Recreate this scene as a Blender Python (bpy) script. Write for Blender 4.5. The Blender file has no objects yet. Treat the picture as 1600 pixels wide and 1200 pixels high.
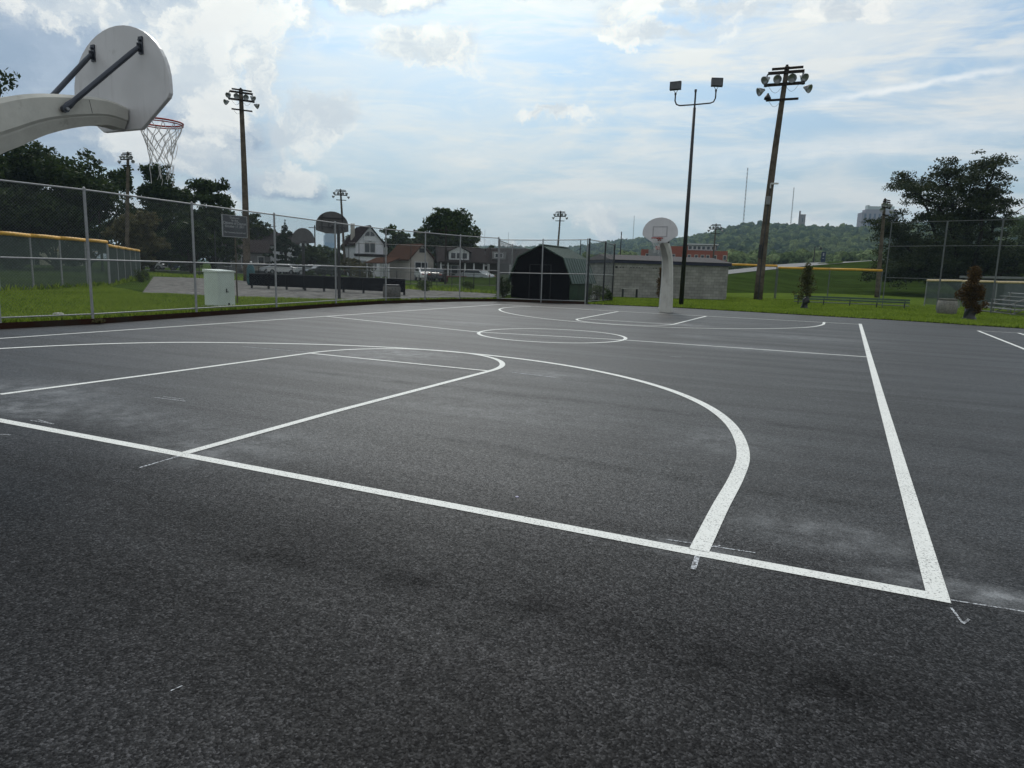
import bpy, math, random
import numpy as np
from mathutils import Vector, Matrix, noise as mnoise
RND = random.Random(7); NP = np.random.default_rng(11)
D = bpy.data; COL = bpy.context.scene.collection; SC = bpy.context.scene
rad = math.radians

# ------------------------------------------------------------------ camera
CAM = np.array([6.7655, -3.9437, 1.599]); YAW, PIT, ROL, F = -0.4416, -0.1634, 0.0295, 1076.22
_f = np.array([math.sin(YAW)*math.cos(PIT), math.cos(YAW)*math.cos(PIT), math.sin(PIT)])
_r = np.array([math.cos(YAW), -math.sin(YAW), 0.0]); _u = np.cross(_r, _f)
_r, _u = math.cos(ROL)*_r + math.sin(ROL)*_u, -math.sin(ROL)*_r + math.cos(ROL)*_u
cd = D.cameras.new('camera'); cam = D.objects.new('camera', cd); COL.objects.link(cam)
cd.sensor_fit = 'HORIZONTAL'; cd.sensor_width = 36; cd.lens = F/1600*36
cd.clip_start = .05; cd.clip_end = 20000
cam.matrix_world = Matrix(((_r[0], _u[0], -_f[0], CAM[0]), (_r[1], _u[1], -_f[1], CAM[1]), (_r[2], _u[2], -_f[2], CAM[2]), (0, 0, 0, 1)))
SC.camera = cam
SC.view_settings.view_transform = 'Standard'; SC.view_settings.look = 'None'
SC.view_settings.exposure = 0.0; SC.view_settings.gamma = 1.0
def ray(px, py): return _f + _r*(px-800)/F - _u*(py-600)/F
def gp(px, py, z=0.0):                       # survey: where a sight line meets the ground
    d = ray(px, py); return CAM + d*((z-CAM[2])/d[2])
def pd(px, py, dist):                        # survey: the point a horizontal distance away
    d = ray(px, py); return CAM + d*(dist/math.hypot(d[0], d[1]))

# ------------------------------------------------------------------ sun and sky
SUN_AZ, SUN_EL = YAW - rad(7), rad(44)
sd = D.lights.new('sun', 'SUN'); sun = D.objects.new('sun', sd); COL.objects.link(sun)
sd.energy = 1.7; sd.angle = rad(16); sd.color = (1.0, .96, .9)
sv = Vector((math.sin(SUN_AZ)*math.cos(SUN_EL), math.cos(SUN_AZ)*math.cos(SUN_EL), math.sin(SUN_EL)))
sun.rotation_euler = sv.to_track_quat('Z', 'Y').to_euler(); sun.location = (0, 0, 60)

class NT:                                     # small node-building helper
    def __init__(s, nt): s.nt = nt; s.n = nt.nodes; s.l = nt.links
    def set(s, sock, v):
        if hasattr(v, 'is_linked'): s.l.new(v, sock)
        elif v is not None: sock.default_value = v
    def m(s, op, a, b=None, c=None, clamp=False):
        x = s.n.new('ShaderNodeMath'); x.operation = op; x.use_clamp = clamp
        s.set(x.inputs[0], a)
        if b is not None: s.set(x.inputs[1], b)
        if c is not None: s.set(x.inputs[2], c)
        return x.outputs[0]
    def vm(s, op, a, b=None):
        x = s.n.new('ShaderNodeVectorMath'); x.operation = op; s.set(x.inputs[0], a)
        if b is not None: s.set(x.inputs[1], b)
        return x.outputs['Value'] if op in ('DOT_PRODUCT', 'LENGTH') else x.outputs[0]
    def comb(s, x, y, z):
        c = s.n.new('ShaderNodeCombineXYZ'); s.set(c.inputs[0], x); s.set(c.inputs[1], y); s.set(c.inputs[2], z); return c.outputs[0]
    def sep(s, v):
        c = s.n.new('ShaderNodeSeparateXYZ'); s.l.new(v, c.inputs[0]); return c.outputs
    def noise(s, vec, scale, detail=4, rough=.55, dist=0., out='Fac', lac=2.0):
        x = s.n.new('ShaderNodeTexNoise'); s.set(x.inputs['Vector'], vec); x.inputs['Scale'].default_value = scale
        x.inputs['Detail'].default_value = detail; x.inputs['Roughness'].default_value = rough
        x.inputs['Distortion'].default_value = dist; x.inputs['Lacunarity'].default_value = lac
        return x.outputs[out]
    def ss(s, v, a, b, lo=0., hi=1.):
        x = s.n.new('ShaderNodeMapRange'); x.interpolation_type = 'SMOOTHSTEP'; s.set(x.inputs[0], v)
        for i, q in enumerate((a, b, lo, hi)): s.set(x.inputs[i+1], q)
        return x.outputs[0]
    def mix(s, f, a, b):
        x = s.n.new('ShaderNodeMix'); x.data_type = 'RGBA'; s.set(x.inputs[0], f)
        for i, q in ((6, a), (7, b)):
            s.set(x.inputs[i], tuple(q)+(1,) if isinstance(q, (tuple, list)) and len(q) == 3 else q)
        return x.outputs[2]
    def mapping(s, vec, scale=(1, 1, 1), rot=(0, 0, 0), loc=(0, 0, 0)):
        x = s.n.new('ShaderNodeMapping'); s.l.new(vec, x.inputs[0]); x.inputs['Scale'].default_value = scale
        x.inputs['Rotation'].default_value = rot; x.inputs['Location'].default_value = loc; return x.outputs[0]

W = D.worlds.new('World'); SC.world = W; W.use_nodes = True
t = NT(W.node_tree); t.n.clear()
wo = t.n.new('ShaderNodeOutputWorld'); bg = t.n.new('ShaderNodeBackground'); t.l.new(bg.outputs[0], wo.inputs[0])
SKY_K = 0.10; bg.inputs[1].default_value = SKY_K
sk = t.n.new('ShaderNodeTexSky'); sk.sky_type = 'NISHITA'; sk.sun_disc = False
sk.sun_elevation = SUN_EL; sk.sun_rotation = SUN_AZ; sk.dust_density = 1.6; sk.air_density = 1.0; sk.ozone_density = 1.5; sk.altitude = 150
tc = t.n.new('ShaderNodeTexCoord'); dirv = t.vm('NORMALIZE', tc.outputs['Generated'])
R0 = (math.cos(YAW), -math.sin(YAW), 0); F0 = (math.sin(YAW), math.cos(YAW), 0)
dF = t.vm('DOT_PRODUCT', dirv, F0); dR = t.vm('DOT_PRODUCT', dirv, R0); dz = t.sep(dirv)[2]
den = t.m('ADD', dF, 1.02)
X = t.m('DIVIDE', dR, den); Z = t.m('DIVIDE', dz, den); XZ = t.comb(X, Z, 0.0)
def sxy(px, py):
    d = ray(px, py); d = d/np.linalg.norm(d); k = 1.02 + d@np.array(F0)
    return d@np.array(R0)/k, d[2]/k
warp = t.noise(XZ, 7, 8, .66, out='Color')
wv = t.vm('MULTIPLY', t.vm('SUBTRACT', warp, (.5, .5, .5)), (.13, .085, 0))
XW = t.vm('ADD', XZ, wv)
puff = t.noise(XW, 22, 7, .62)                  # cumulus billow texture
puff2 = t.noise(t.vm('ADD', XW, (.012, -.020, 0)), 22, 7, .62)
def blob(px, py, rx, ry, ang=0, soft=.5):
    cx, cy = sxy(px, py); k = (sxy(px+100, py)[0]-sxy(px-100, py)[0])/200
    v = t.mapping(XW, loc=(0, 0, 0)); v = t.vm('SUBTRACT', v, (cx, cy, 0))
    v = t.mapping(v, rot=(0, 0, rad(ang))); v = t.vm('MULTIPLY', v, (1/(rx*k), 1/(ry*k), 0))
    return t.m('SUBTRACT', 1.0, t.vm('LENGTH', v), clamp=True)
def add(vs):
    o = vs[0]
    for q in vs[1:]: o = t.m('MAXIMUM', o, q)
    return o
# thin high veil, streaked
hv = t.mapping(XZ, rot=(0, 0, rad(-10)), scale=(2.6, 8.5, 1))
veil = t.noise(hv, 1.9, 8, .62, .7)
veil2 = t.noise(t.mapping(XZ, rot=(0, 0, rad(-16)), scale=(3, 22, 1)), 2.8, 7, .62, .5)
vl = t.ss(veil, .40, .60); vl2 = t.ss(veil2, .45, .64)
right = t.ss(X, -.30, .10)
low = t.ss(Z, .0, .17, .85, 0.)
veilm = t.m('MULTIPLY', vl, t.m('MULTIPLY_ADD', right, .66, .16)); veilm = t.m('ADD', veilm, t.m('MULTIPLY', vl2, t.m('MULTIPLY_ADD', right, .42, .10)), clamp=True)
skyc = t.vm('ADD', t.vm('MULTIPLY', sk.outputs[0], (.50, .55, .60)), (1.9, 3.0, 4.0))
col = t.mix(low, skyc, (5.0, 6.2, 6.9)); col = t.mix(veilm, col, (8.2, 8.5, 8.6))
# big grey-blue bank at upper left
bank = add([blob(20, 60, 330, 330, 10), blob(180, -30, 330, 110), blob(560, -40, 300, 80), blob(250, 200, 300, 110), blob(880, -60, 260, 70), blob(430, 290, 170, 30), blob(250, 235, 260, 60)])
bm = t.ss(t.m('ADD', bank, t.m('MULTIPLY', t.m('SUBTRACT', puff, .5), .9)), .12, .50, 0., .92)
bankc = t.mix(t.ss(puff2, .35, .65), (3.1, 4.0, 5.4), (4.3, 5.1, 6.4))
col = t.mix(bm, col, bankc)
# bright cumulus
cum = add([blob(320, 95, 200, 170, 0), blob(390, 40, 150, 90), blob(430, 120, 70, 120), blob(150, 15, 220, 60), blob(655, 88, 135, 40), blob(525, 180, 85, 42), blob(860, 178, 90, 13), blob(460, 200, 100, 50),
           blob(310, 232, 240, 62, 8), blob(450, 272, 130, 40), blob(560, 6, 150, 26), blob(1080, 18, 230, 46), blob(1290, 24, 170, 40), blob(918, 356, 60, 50), blob(768, 378, 90, 32), blob(1275, 344, 50, 24), blob(1040, 60, 150, 30), blob(180, 310, 300, 50)])
cf = t.m('ADD', cum, t.m('MULTIPLY', t.m('SUBTRACT', puff, .5), 2.1))
cf = t.m('MULTIPLY', cf, t.ss(cum, 0., .25))
cm = t.ss(cf, .10, .68, 0., .92)
edge = t.ss(cf, .50, 1.0)                      # thick cores go grey, rims stay bright
lit = t.ss(t.m('SUBTRACT', puff, puff2), -.09, .09)
cumc = t.mix(lit, (6.3, 6.9, 7.6), (9.6, 9.6, 9.4)); cumc = t.mix(t.m('MULTIPLY', edge, .30), cumc, (6.0, 6.5, 7.2))
col = t.mix(cm, col, cumc)
# thin streaks, then unseen overcast added outside the view for neutral light
thin = t.noise(t.mapping(XZ, rot=(0, 0, rad(-12)), scale=(5, 26, 1)), 3.0, 8, .66, .8); col = t.mix(t.m('MULTIPLY', t.ss(thin, .48, .68), t.ss(X, -.35, .05, .12, .55)), col, (8.6, 8.9, 9.0))
rest = t.m('MULTIPLY', t.ss(dF, .55, .05), t.ss(t.noise(dirv, 2.2, 6, .6), .30, .55, .55, 1.)); rest = t.m('MULTIPLY', rest, t.ss(dz, -.02, .12))
col = t.mix(rest, col, (5.9, 6.2, 6.5))
# contrail and long streaks
def streak(x0, y0, x1, y1, wd, amt):
    a = sxy(x0, y0); b = sxy(x1, y1); L = math.hypot(b[0]-a[0], b[1]-a[1]); an = math.atan2(b[1]-a[1], b[0]-a[0])
    v = t.vm('SUBTRACT', XZ, (a[0], a[1], 0)); v = t.mapping(v, rot=(0, 0, -an)); s_ = t.sep(v)
    n_ = t.noise(XZ, 60, 4, .6); wob = t.m('MULTIPLY', t.m('SUBTRACT', n_, .5), .006)
    dd = t.m('ABSOLUTE', t.m('ADD', s_[1], wob)); al = t.ss(dd, 0., wd, 1., 0.)
    e1 = t.ss(s_[0], -.01, .06); e2 = t.ss(s_[0], L-.03, L+.02, 1., 0.)
    return t.m('MULTIPLY', t.m('MULTIPLY', al, t.m('MULTIPLY', e1, e2)), t.m('MULTIPLY', amt, t.ss(n_, .25, .6, .5, 1.)))
for a in ((1225, 168, 1600, 103, .0038, .8), (700, 335, 1100, 308, .006, .35), (1000, 268, 1600, 195, .014, .35), (560, 320, 980, 300, .006, .25)):
    col = t.mix(streak(*a), col, (10.2, 10.3, 10.3))
# glow towards the sun, multiplied into the sky and cloud colour
gd = t.vm('DOT_PRODUCT', dirv, tuple(sv)); gl = t.m('POWER', t.m('MAXIMUM', gd, 0.), 9.0); gk = t.m('MULTIPLY_ADD', gl, .85, .97)
col = t.vm('MULTIPLY', col, t.comb(gk, gk, t.m('MULTIPLY_ADD', gl, .66, .97)))
t.l.new(col, bg.inputs[0])

# ------------------------------------------------------------------ helpers
def tag(o, label=None, cat=None, group=None, kind=None):
    if label: o['label'] = label
    if cat: o['category'] = cat
    if group: o['group'] = group
    if kind: o['kind'] = kind
    return o
def thing(name, loc=(0, 0, 0), label=None, cat=None, group=None, rz=0):
    o = D.objects.new(name, None); COL.objects.link(o); o.location = tuple(float(q) for q in loc); o.rotation_euler.z = rz
    o.empty_display_size = .2; return tag(o, label, cat, group)
class MB:
    def __init__(s): s.v = []; s.f = []
    def add(s, vs, fs):
        k = len(s.v); s.v += [tuple(map(float, q)) for q in vs]; s.f += [tuple(i+k for i in q) for q in fs]; return s
    def box(s, c, size, rz=0, M=None):
        x, y, z = [q/2 for q in size]
        vs = [Vector((a*x, b*y, d*z)) for d in (-1, 1) for b in (-1, 1) for a in (-1, 1)]
        R = M if M is not None else Matrix.Rotation(rz, 3, 'Z')
        vs = [R@q + Vector(c) for q in vs]
        return s.add(vs, [(0, 2, 3, 1), (4, 5, 7, 6), (0, 1, 5, 4), (2, 6, 7, 3), (0, 4, 6, 2), (1, 3, 7, 5)])
    def bar(s, a, b, w, h):                    # rectangular bar from a to b
        a, b = Vector(a), Vector(b); d = (b-a); L = d.length; d.normalize()
        up = Vector((0, 0, 1)) if abs(d.z) < .95 else Vector((0, 1, 0))
        x = d.cross(up).normalized(); y = x.cross(d)
        return s.box((a+b)/2, (w, L, h), M=Matrix((x, d, y)).transposed())
    def tube(s, pts, rs, n=8, cap=True):
        pts = [Vector(tuple(map(float, p))) for p in pts]
        if not hasattr(rs, '__len__'): rs = [rs]*len(pts)
        k = len(s.v); prev = None; N = len(pts)
        for i, p in enumerate(pts):
            d = (pts[min(i+1, N-1)]-pts[max(i-1, 0)]).normalized()
            if prev is None:
                ref = Vector((0, 0, 1)) if abs(d.z) < .9 else Vector((1, 0, 0)); x = d.cross(ref).normalized()
            else: x = (prev - d*prev.dot(d)).normalized()
            prev = x; y = d.cross(x)
            for j in range(n):
                a = 2*math.pi*j/n; q = p + (x*math.cos(a)+y*math.sin(a))*rs[i]; s.v.append(tuple(q))
        for i in range(N-1):
            for j in range(n):
                a = k+i*n+j; b = k+i*n+(j+1) % n; s.f.append((a, b, b+n, a+n))
        if cap: s.f.append(tuple(k+j for j in reversed(range(n)))); s.f.append(tuple(k+(N-1)*n+j for j in range(n)))
        return s
    def lathe(s, prof, c=(0, 0, 0), axis=(0, 0, 1), n=14):
        q = Vector((0, 0, 1)).rotation_difference(Vector(axis).normalized()).to_matrix(); k = len(s.v); N = len(prof)
        for r, z in prof:
            for j in range(n):
                a = 2*math.pi*j/n; s.v.append(tuple(q@Vector((r*math.cos(a), r*math.sin(a), z)) + Vector(c)))
        for i in range(N-1):
            for j in range(n):
                a = k+i*n+j; b = k+i*n+(j+1) % n; s.f.append((a, b, b+n, a+n))
        s.f.append(tuple(k+j for j in reversed(range(n)))); s.f.append(tuple(k+(N-1)*n+j for j in range(n)))
        return s
    def prism(s, poly, M, th):                 # polygon (x,y) extruded by th along local z, M 4x4
        n = len(poly); vs = [M@Vector((x, y, 0)) for x, y in poly] + [M@Vector((x, y, th)) for x, y in poly]
        return s.add(vs, [tuple(reversed(range(n))), tuple(range(n, 2*n))] + [(i, (i+1) % n, (i+1) % n+n, i+n) for i in range(n)])
    def build(s, name, mat, parent=None, world=True, smooth=False):
        me = D.meshes.new(name); vs = s.v
        if parent is not None and world:
            Mi = (Matrix.Translation(parent.location)@Matrix.Rotation(parent.rotation_euler.z, 4, 'Z')).inverted()
            vs = [tuple(Mi@Vector(q)) for q in vs]
        me.from_pydata(vs, [], s.f); me.validate(); me.update()
        me.materials.append(mat)
        if smooth: me.shade_smooth()
        o = D.objects.new(name, me); COL.objects.link(o)
        if parent is not None: o.parent = parent
        return o
def np_mesh(name, V, Fq, mat, parent=None, smooth=False):      # V (n,3) world, Fq (m,k)
    V = np.asarray(V, np.float32)
    if parent is not None: V = V - np.array(parent.location, np.float32)
    k = Fq.shape[1]; me = D.meshes.new(name); me.vertices.add(len(V)); me.vertices.foreach_set('co', V.ravel())
    me.loops.add(Fq.size); me.loops.foreach_set('vertex_index', Fq.astype(np.int32).ravel())
    me.polygons.add(len(Fq)); me.polygons.foreach_set('loop_start', np.arange(0, Fq.size, k, dtype=np.int32))
    me.update(calc_edges=True); me.materials.append(mat)
    if smooth: me.shade_smooth()
    o = D.objects.new(name, me); COL.objects.link(o)
    if parent is not None: o.parent = parent
    return o
def kids(o): return [q for q in D.objects if q.parent == o]
def copy_tree(o, parent=None):
    c = o.copy(); COL.objects.link(c); c.parent = parent
    for ch in kids(o): copy_tree(ch, c)
    return c

# ------------------------------------------------------------------ materials
MATS = {}
def mat(name, col, rough=.7, metal=0., var=.15, vs=3., bump=0., bs=30., spec=.5, col2=None):
    if name in MATS: return MATS[name]
    m = D.materials.new(name); m.use_nodes = True; q = NT(m.node_tree); b = m.node_tree.nodes['Principled BSDF']
    g = q.n.new('ShaderNodeTexCoord').outputs['Object']
    n = q.noise(g, vs, 5, .6); lo = tuple(c*(1-var) for c in col); hi = col2 or tuple(min(1, c*(1+var)) for c in col)
    q.l.new(q.mix(q.ss(n, .3, .7), lo, hi), b.inputs['Base Color'])
    b.inputs['Roughness'].default_value = rough; b.inputs['Metallic'].default_value = metal
    b.inputs['Specular IOR Level'].default_value = 0. if rough >= .8 else spec
    if bump:
        bn = q.n.new('ShaderNodeBump'); bn.inputs['Strength'].default_value = bump; bn.inputs['Distance'].default_value = .02
        q.l.new(q.noise(g, bs, 4, .6), bn.inputs['Height']); q.l.new(bn.outputs[0], b.inputs['Normal'])
    MATS[name] = m; return m
def leafmat(name, a, b_, rough=.6, trans=.25):
    m = D.materials.new(name); m.use_nodes = True; q = NT(m.node_tree); b = m.node_tree.nodes['Principled BSDF']
    g = q.n.new('ShaderNodeNewGeometry'); tc_ = q.n.new('ShaderNodeTexCoord')
    r = g.outputs['Random Per Island']; n = q.noise(tc_.outputs['Object'], .35, 3, .6)
    f = q.m('MULTIPLY_ADD', r, .55, q.m('MULTIPLY', n, .6), clamp=True)
    c = q.mix(q.ss(f, .25, .85), a, b_); q.l.new(c, b.inputs['Base Color']); b.inputs['Roughness'].default_value = rough
    b.inputs['Specular IOR Level'].default_value = .12
    if trans:
        tr = q.n.new('ShaderNodeBsdfTranslucent'); q.l.new(c, tr.inputs[0]); mx = q.n.new('ShaderNodeMixShader'); mx.inputs[0].default_value = trans
        q.l.new(b.outputs[0], mx.inputs[1]); q.l.new(tr.outputs[0], mx.inputs[2]); q.l.new(mx.outputs[0], m.node_tree.nodes['Material Output'].inputs[0])
    return m
def asphalt():
    m = D.materials.new('asphalt'); m.use_nodes = True; q = NT(m.node_tree); b = m.node_tree.nodes['Principled BSDF']
    g = q.n.new('ShaderNodeTexCoord').outputs['Object']
    vo = q.n.new('ShaderNodeTexVoronoi'); vo.inputs['Scale'].default_value = 105; q.l.new(g, vo.inputs['Vector'])
    vo2 = q.n.new('ShaderNodeTexVoronoi'); vo2.inputs['Scale'].default_value = 280; q.l.new(g, vo2.inputs['Vector'])
    stone = q.sep(vo.outputs['Color'])[0]; stone2 = q.sep(vo2.outputs['Color'])[1]
    big = q.noise(g, .55, 5, .6); mid = q.noise(g, 4., 5, .65); fine = q.noise(g, 95, 4, .8)
    band = q.noise(q.mapping(g, scale=(.10, 1.15, 1), rot=(0, 0, rad(3))), 1.5, 6, .62, .15)
    dark = q.noise(q.mapping(g, scale=(.07, .9, 1), rot=(0, 0, rad(-2)), loc=(3, 1.7, 0)), 1.1, 4, .6, .2)
    v = q.m('MULTIPLY_ADD', q.m('POWER', stone, 4.0), 1.5, .60); v = q.m('MULTIPLY', v, q.m('MULTIPLY_ADD', stone2, .7, .62))
    v = q.m('MULTIPLY', v, q.ss(fine, .38, .60, .50, 1.38))
    v = q.m('MULTIPLY', v, q.ss(big, .3, .7, .84, 1.16)); v = q.m('MULTIPLY', v, q.ss(mid, .3, .7, .93, 1.07))
    v = q.m('MULTIPLY', v, q.ss(band, .32, .66, .80, 1.12)); v = q.m('MULTIPLY', v, q.ss(dark, .54, .70, 1., .80))
    seam = q.ss(q.m('ADD', q.sep(g)[1], q.m('MULTIPLY', q.m('SUBTRACT', q.noise(g, .9, 4, .6), .5), .7)), -1.3, 1.6)
    g3 = q.noise(g, 26, 3, .75); g4 = q.noise(g, 9, 3, .7)
    v = q.m('MULTIPLY', v, q.ss(g3, .38, .64, .86, 1.14)); v = q.m('MULTIPLY', v, q.ss(g4, .38, .62, .90, 1.10))
    v = q.m('MULTIPLY', v, q.m('MULTIPLY_ADD', seam, .16, .84))
    sn = q.vm('ADD', g, q.vm('MULTIPLY', q.vm('SUBTRACT', q.noise(g, .9, 4, .65, out='Color'), (.5, .5, .5)), (.28, .28, 0)))
    sm = None
    for pl in SEAMS:
        for (a_, b_) in zip(pl[:-1], pl[1:]):
            L_ = math.dist(a_, b_); an_ = math.atan2(b_[1]-a_[1], b_[0]-a_[0])
            w_ = q.sep(q.mapping(q.vm('SUBTRACT', sn, (a_[0], a_[1], 0)), rot=(0, 0, -an_)))
            k_ = q.m('MULTIPLY', q.ss(q.m('ABSOLUTE', w_[1]), .0, .20, 1., 0.), q.m('MULTIPLY', q.ss(w_[0], -.25, .05), q.ss(w_[0], L_-.05, L_+.25, 1., 0.)))
            sm = k_ if sm is None else q.m('MAXIMUM', sm, k_)
    sm = q.m('MULTIPLY', sm, q.m('MULTIPLY', q.ss(q.noise(g, 2.3, 5, .7), .36, .62), q.ss(fine, .35, .6, .4, 1.)))
    v = q.m('MULTIPLY', v, q.m('MULTIPLY_ADD', sm, -.42, 1.))
    col = q.vm('MULTIPLY', q.comb(v, v, v), (.0285, .0282, .0298))
    # dusty paint overspray lying on the surface
    for (x, y, rx, ry, a) in DUST:
        dv = q.vm('SUBTRACT', g, (x, y, 0)); dv = q.vm('MULTIPLY', dv, (1/rx, 1/ry, 0))
        k = q.m('SUBTRACT', 1., q.vm('LENGTH', dv), clamp=True)
        k = q.m('MULTIPLY', q.m('MULTIPLY', k, min(1., a*1.7)), q.ss(q.m('MULTIPLY', mid, q.m('ADD', fine, .5)), .35, .75, 0.15, 1.))
        col = q.mix(k, col, (.36, .37, .38))
    q.l.new(col, b.inputs['Base Color'])
    q.l.new(q.m('ADD', q.m('MULTIPLY_ADD', sm, .05, q.ss(band, .3, .7, .54, .46)), q.m('MULTIPLY_ADD', seam, -.06, .06)), b.inputs['Roughness'])
    sp = q.m('MULTIPLY', q.m('MULTIPLY_ADD', seam, .15, .07), q.m('MULTIPLY', q.m('MULTIPLY_ADD', stone, 1.2, .35), q.ss(g3, .38, .62, .75, 1.2)))
    sp = q.m('MULTIPLY', sp, q.m('MULTIPLY_ADD', sm, -.35, 1.))
    q.l.new(sp, b.inputs['Specular IOR Level'])
    bp = q.n.new('ShaderNodeBump'); bp.inputs['Strength'].default_value = .55; bp.inputs['Distance'].default_value = .004
    hh = q.m('ADD', q.m('MULTIPLY', q.m('SUBTRACT', .6, vo.outputs['Distance']), .7), q.m('MULTIPLY', stone, .45)); q.l.new(hh, bp.inputs['Height']); q.l.new(bp.outputs[0], b.inputs['Normal'])
    return m
def paint():
    m = D.materials.new('line_paint'); m.use_nodes = True; q = NT(m.node_tree); b = m.node_tree.nodes['Principled BSDF']
    g = q.n.new('ShaderNodeTexCoord').outputs['Object']
    fine = q.noise(g, 75, 4, .75); big = q.noise(g, 1.3, 4, .6)
    k = q.ss(q.m('ADD', fine, q.m('MULTIPLY', big, .14)), .42, .54)
    c = q.mix(k, (.17, .17, .165), q.mix(q.noise(g, 9, 4, .7), (.64, .65, .61), (.82, .82, .79)))
    q.l.new(c, b.inputs['Base Color']); b.inputs['Roughness'].default_value = .7
    bp = q.n.new('ShaderNodeBump'); bp.inputs['Strength'].default_value = .5; bp.inputs['Distance'].default_value = .004
    q.l.new(fine, bp.inputs['Height']); q.l.new(bp.outputs[0], b.inputs['Normal'])
    return m
def chalk():
    m = D.materials.new('chalk'); m.use_nodes = True; q = NT(m.node_tree); b = m.node_tree.nodes['Principled BSDF']
    g = q.n.new('ShaderNodeTexCoord').outputs['Object']; k = q.ss(q.noise(g, 55, 4, .7), .42, .58)
    q.l.new(q.mix(k, (.09, .09, .095), (.55, .57, .6)), b.inputs['Base Color']); b.inputs['Roughness'].default_value = .9; return m
def grassmat(name, a, b_, c_, stripes=0.):
    m = D.materials.new(name); m.use_nodes = True; q = NT(m.node_tree); b = m.node_tree.nodes['Principled BSDF']
    g = q.n.new('ShaderNodeTexCoord').outputs['Object']
    n1 = q.noise(g, .5, 5, .65); n2 = q.noise(g, 6, 5, .7); n3 = q.noise(g, 40, 3, .7)
    c = q.mix(q.ss(n1, .3, .7), a, b_); c = q.mix(q.m('MULTIPLY', q.ss(n2, .5, .75), .5), c, c_)
    v = q.ss(n3, .3, .7, .6, 1.35); c = q.vm('MULTIPLY', c, q.comb(v, v, v))
    if stripes:
        st = q.noise(q.mapping(g, scale=(.12, 1, 1)), stripes, 4, .6); v = q.ss(st, .35, .65, .78, 1.18); c = q.vm('MULTIPLY', c, q.comb(v, v, v))
    q.l.new(c, b.inputs['Base Color']); b.inputs['Roughness'].default_value = .95; b.inputs['Specular IOR Level'].default_value = 0.
    bp = q.n.new('ShaderNodeBump'); bp.inputs['Strength'].default_value = .9; bp.inputs['Distance'].default_value = .05
    q.l.new(n3, bp.inputs['Height']); q.l.new(bp.outputs[0], b.inputs['Normal']); return m
def blockmat(name, a, b_, mortar, sc=1.0, bw=.4, bh=.2):
    m = D.materials.new(name); m.use_nodes = True; q = NT(m.node_tree); b = m.node_tree.nodes['Principled BSDF']
    tc_ = q.n.new('ShaderNodeTexCoord'); s_ = q.sep(tc_.outputs['Object']); h = q.m('ADD', s_[0], s_[1])
    v = q.comb(h, s_[2], 0.)
    br = q.n.new('ShaderNodeTexBrick'); q.l.new(v, br.inputs['Vector']); br.inputs['Scale'].default_value = sc
    br.inputs['Brick Width'].default_value = bw; br.inputs['Row Height'].default_value = bh; br.inputs['Mortar Size'].default_value = .008
    br.inputs['Color1'].default_value = a+(1,); br.inputs['Color2'].default_value = b_+(1,); br.inputs['Mortar'].default_value = mortar+(1,)
    n = q.noise(tc_.outputs['Object'], 1.2, 5, .6); k = q.ss(n, .3, .7, .8, 1.15); c = q.vm('MULTIPLY', br.outputs[0], q.comb(k, k, k))
    q.l.new(c, b.inputs['Base Color']); b.inputs['Roughness'].default_value = .9; return m

SEAMS = [[tuple(gp(*p)[:2]) for p in pl] for pl in ([(400, 572), (800, 616), (1150, 655), (1600, 712)], [(556, 663), (774, 698), (1150, 762), (1420, 800)], [(330, 850), (600, 903), (790, 937), (1070, 1025), (1420, 1106)])]
DUST = []
for (px, py, rx, ry, a) in ((60, 612, 1.9, .8, .30), (180, 650, 1.6, .6, .22), (310, 705, 1.0, .5, .25), (20, 640, .9, .35, .35), (620, 552, 1.6, .9, .30), (850, 585, .9, .5, .22), (560, 560, 1.6, .7, .2), (1120, 690, .8, .8, .16),
                            (1180, 545, 2.6, .8, .22), (1250, 528, 2.6, 1.2, .2), (1570, 935, .9, .18, .55), (1090, 860, .5, .2, .3), (1060, 507, 1.2, .9, .3), (720, 505, 1.6, 1.2, .2), (1330, 840, .9, .5, .14), (1260, 830, .7, .4, .16), (420, 690, 1.2, .8, .16), (1080, 525, .8, .4, .3), (770, 640, 2.2, 1.0, .12)):
    p = gp(px, py); DUST.append((p[0], p[1], rx, ry, a))
M_ASPH, M_PAINT, M_CHALK = asphalt(), paint(), chalk()
M_GRASS = grassmat('lawn', (.075, .115, .018), (.110, .160, .026), (.16, .18, .045))
M_FIELD = grassmat('field_grass', (.042, .070, .014), (.062, .098, .020), (.09, .11, .035), .25)
M_BANK = grassmat('bank_grass', (.028, .048, .010), (.042, .066, .014), (.060, .075, .022), .35)
M_BLADE = leafmat('grass_blade', (.080, .140, .012), (.26, .34, .045), .6, .3)
M_GRAVEL = mat('gravel', (.17, .165, .155), .95, var=.45, vs=2.5, bump=.8, bs=60)
M_GALV = mat('galvanised_steel', (.29, .295, .30), .55, .35, var=.12, vs=9)
M_WIRE = mat('fence_wire', (.155, .16, .165), .6, .0, var=.1, vs=9)
M_WIRE_G = mat('dull_wire', (.07, .072, .075), .6, .0, var=.1, vs=9)
M_WIRE_D = mat('dark_wire', (.05, .065, .06), .6, .2, var=.1)
M_SCREEN = mat('vinyl_wire', (.12, .145, .135), .85, var=.1)
M_GALV_D = mat('weathered_steel', (.11, .12, .12), .65, .2, var=.15)
M_BLACK = mat('black_paint', (.012, .012, .014), .45, .0, var=.2, vs=5)
M_DARK = mat('dark_steel', (.035, .036, .040), .5, .4, var=.2)
M_TIMBER = mat('weathered_timber', (.105, .088, .070), .9, var=.35, vs=2.5, bump=.5, bs=25)
M_TIMBER_D = mat('dark_timber', (.035, .028, .024), .9, var=.3, vs=4, bump=.4)
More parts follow.
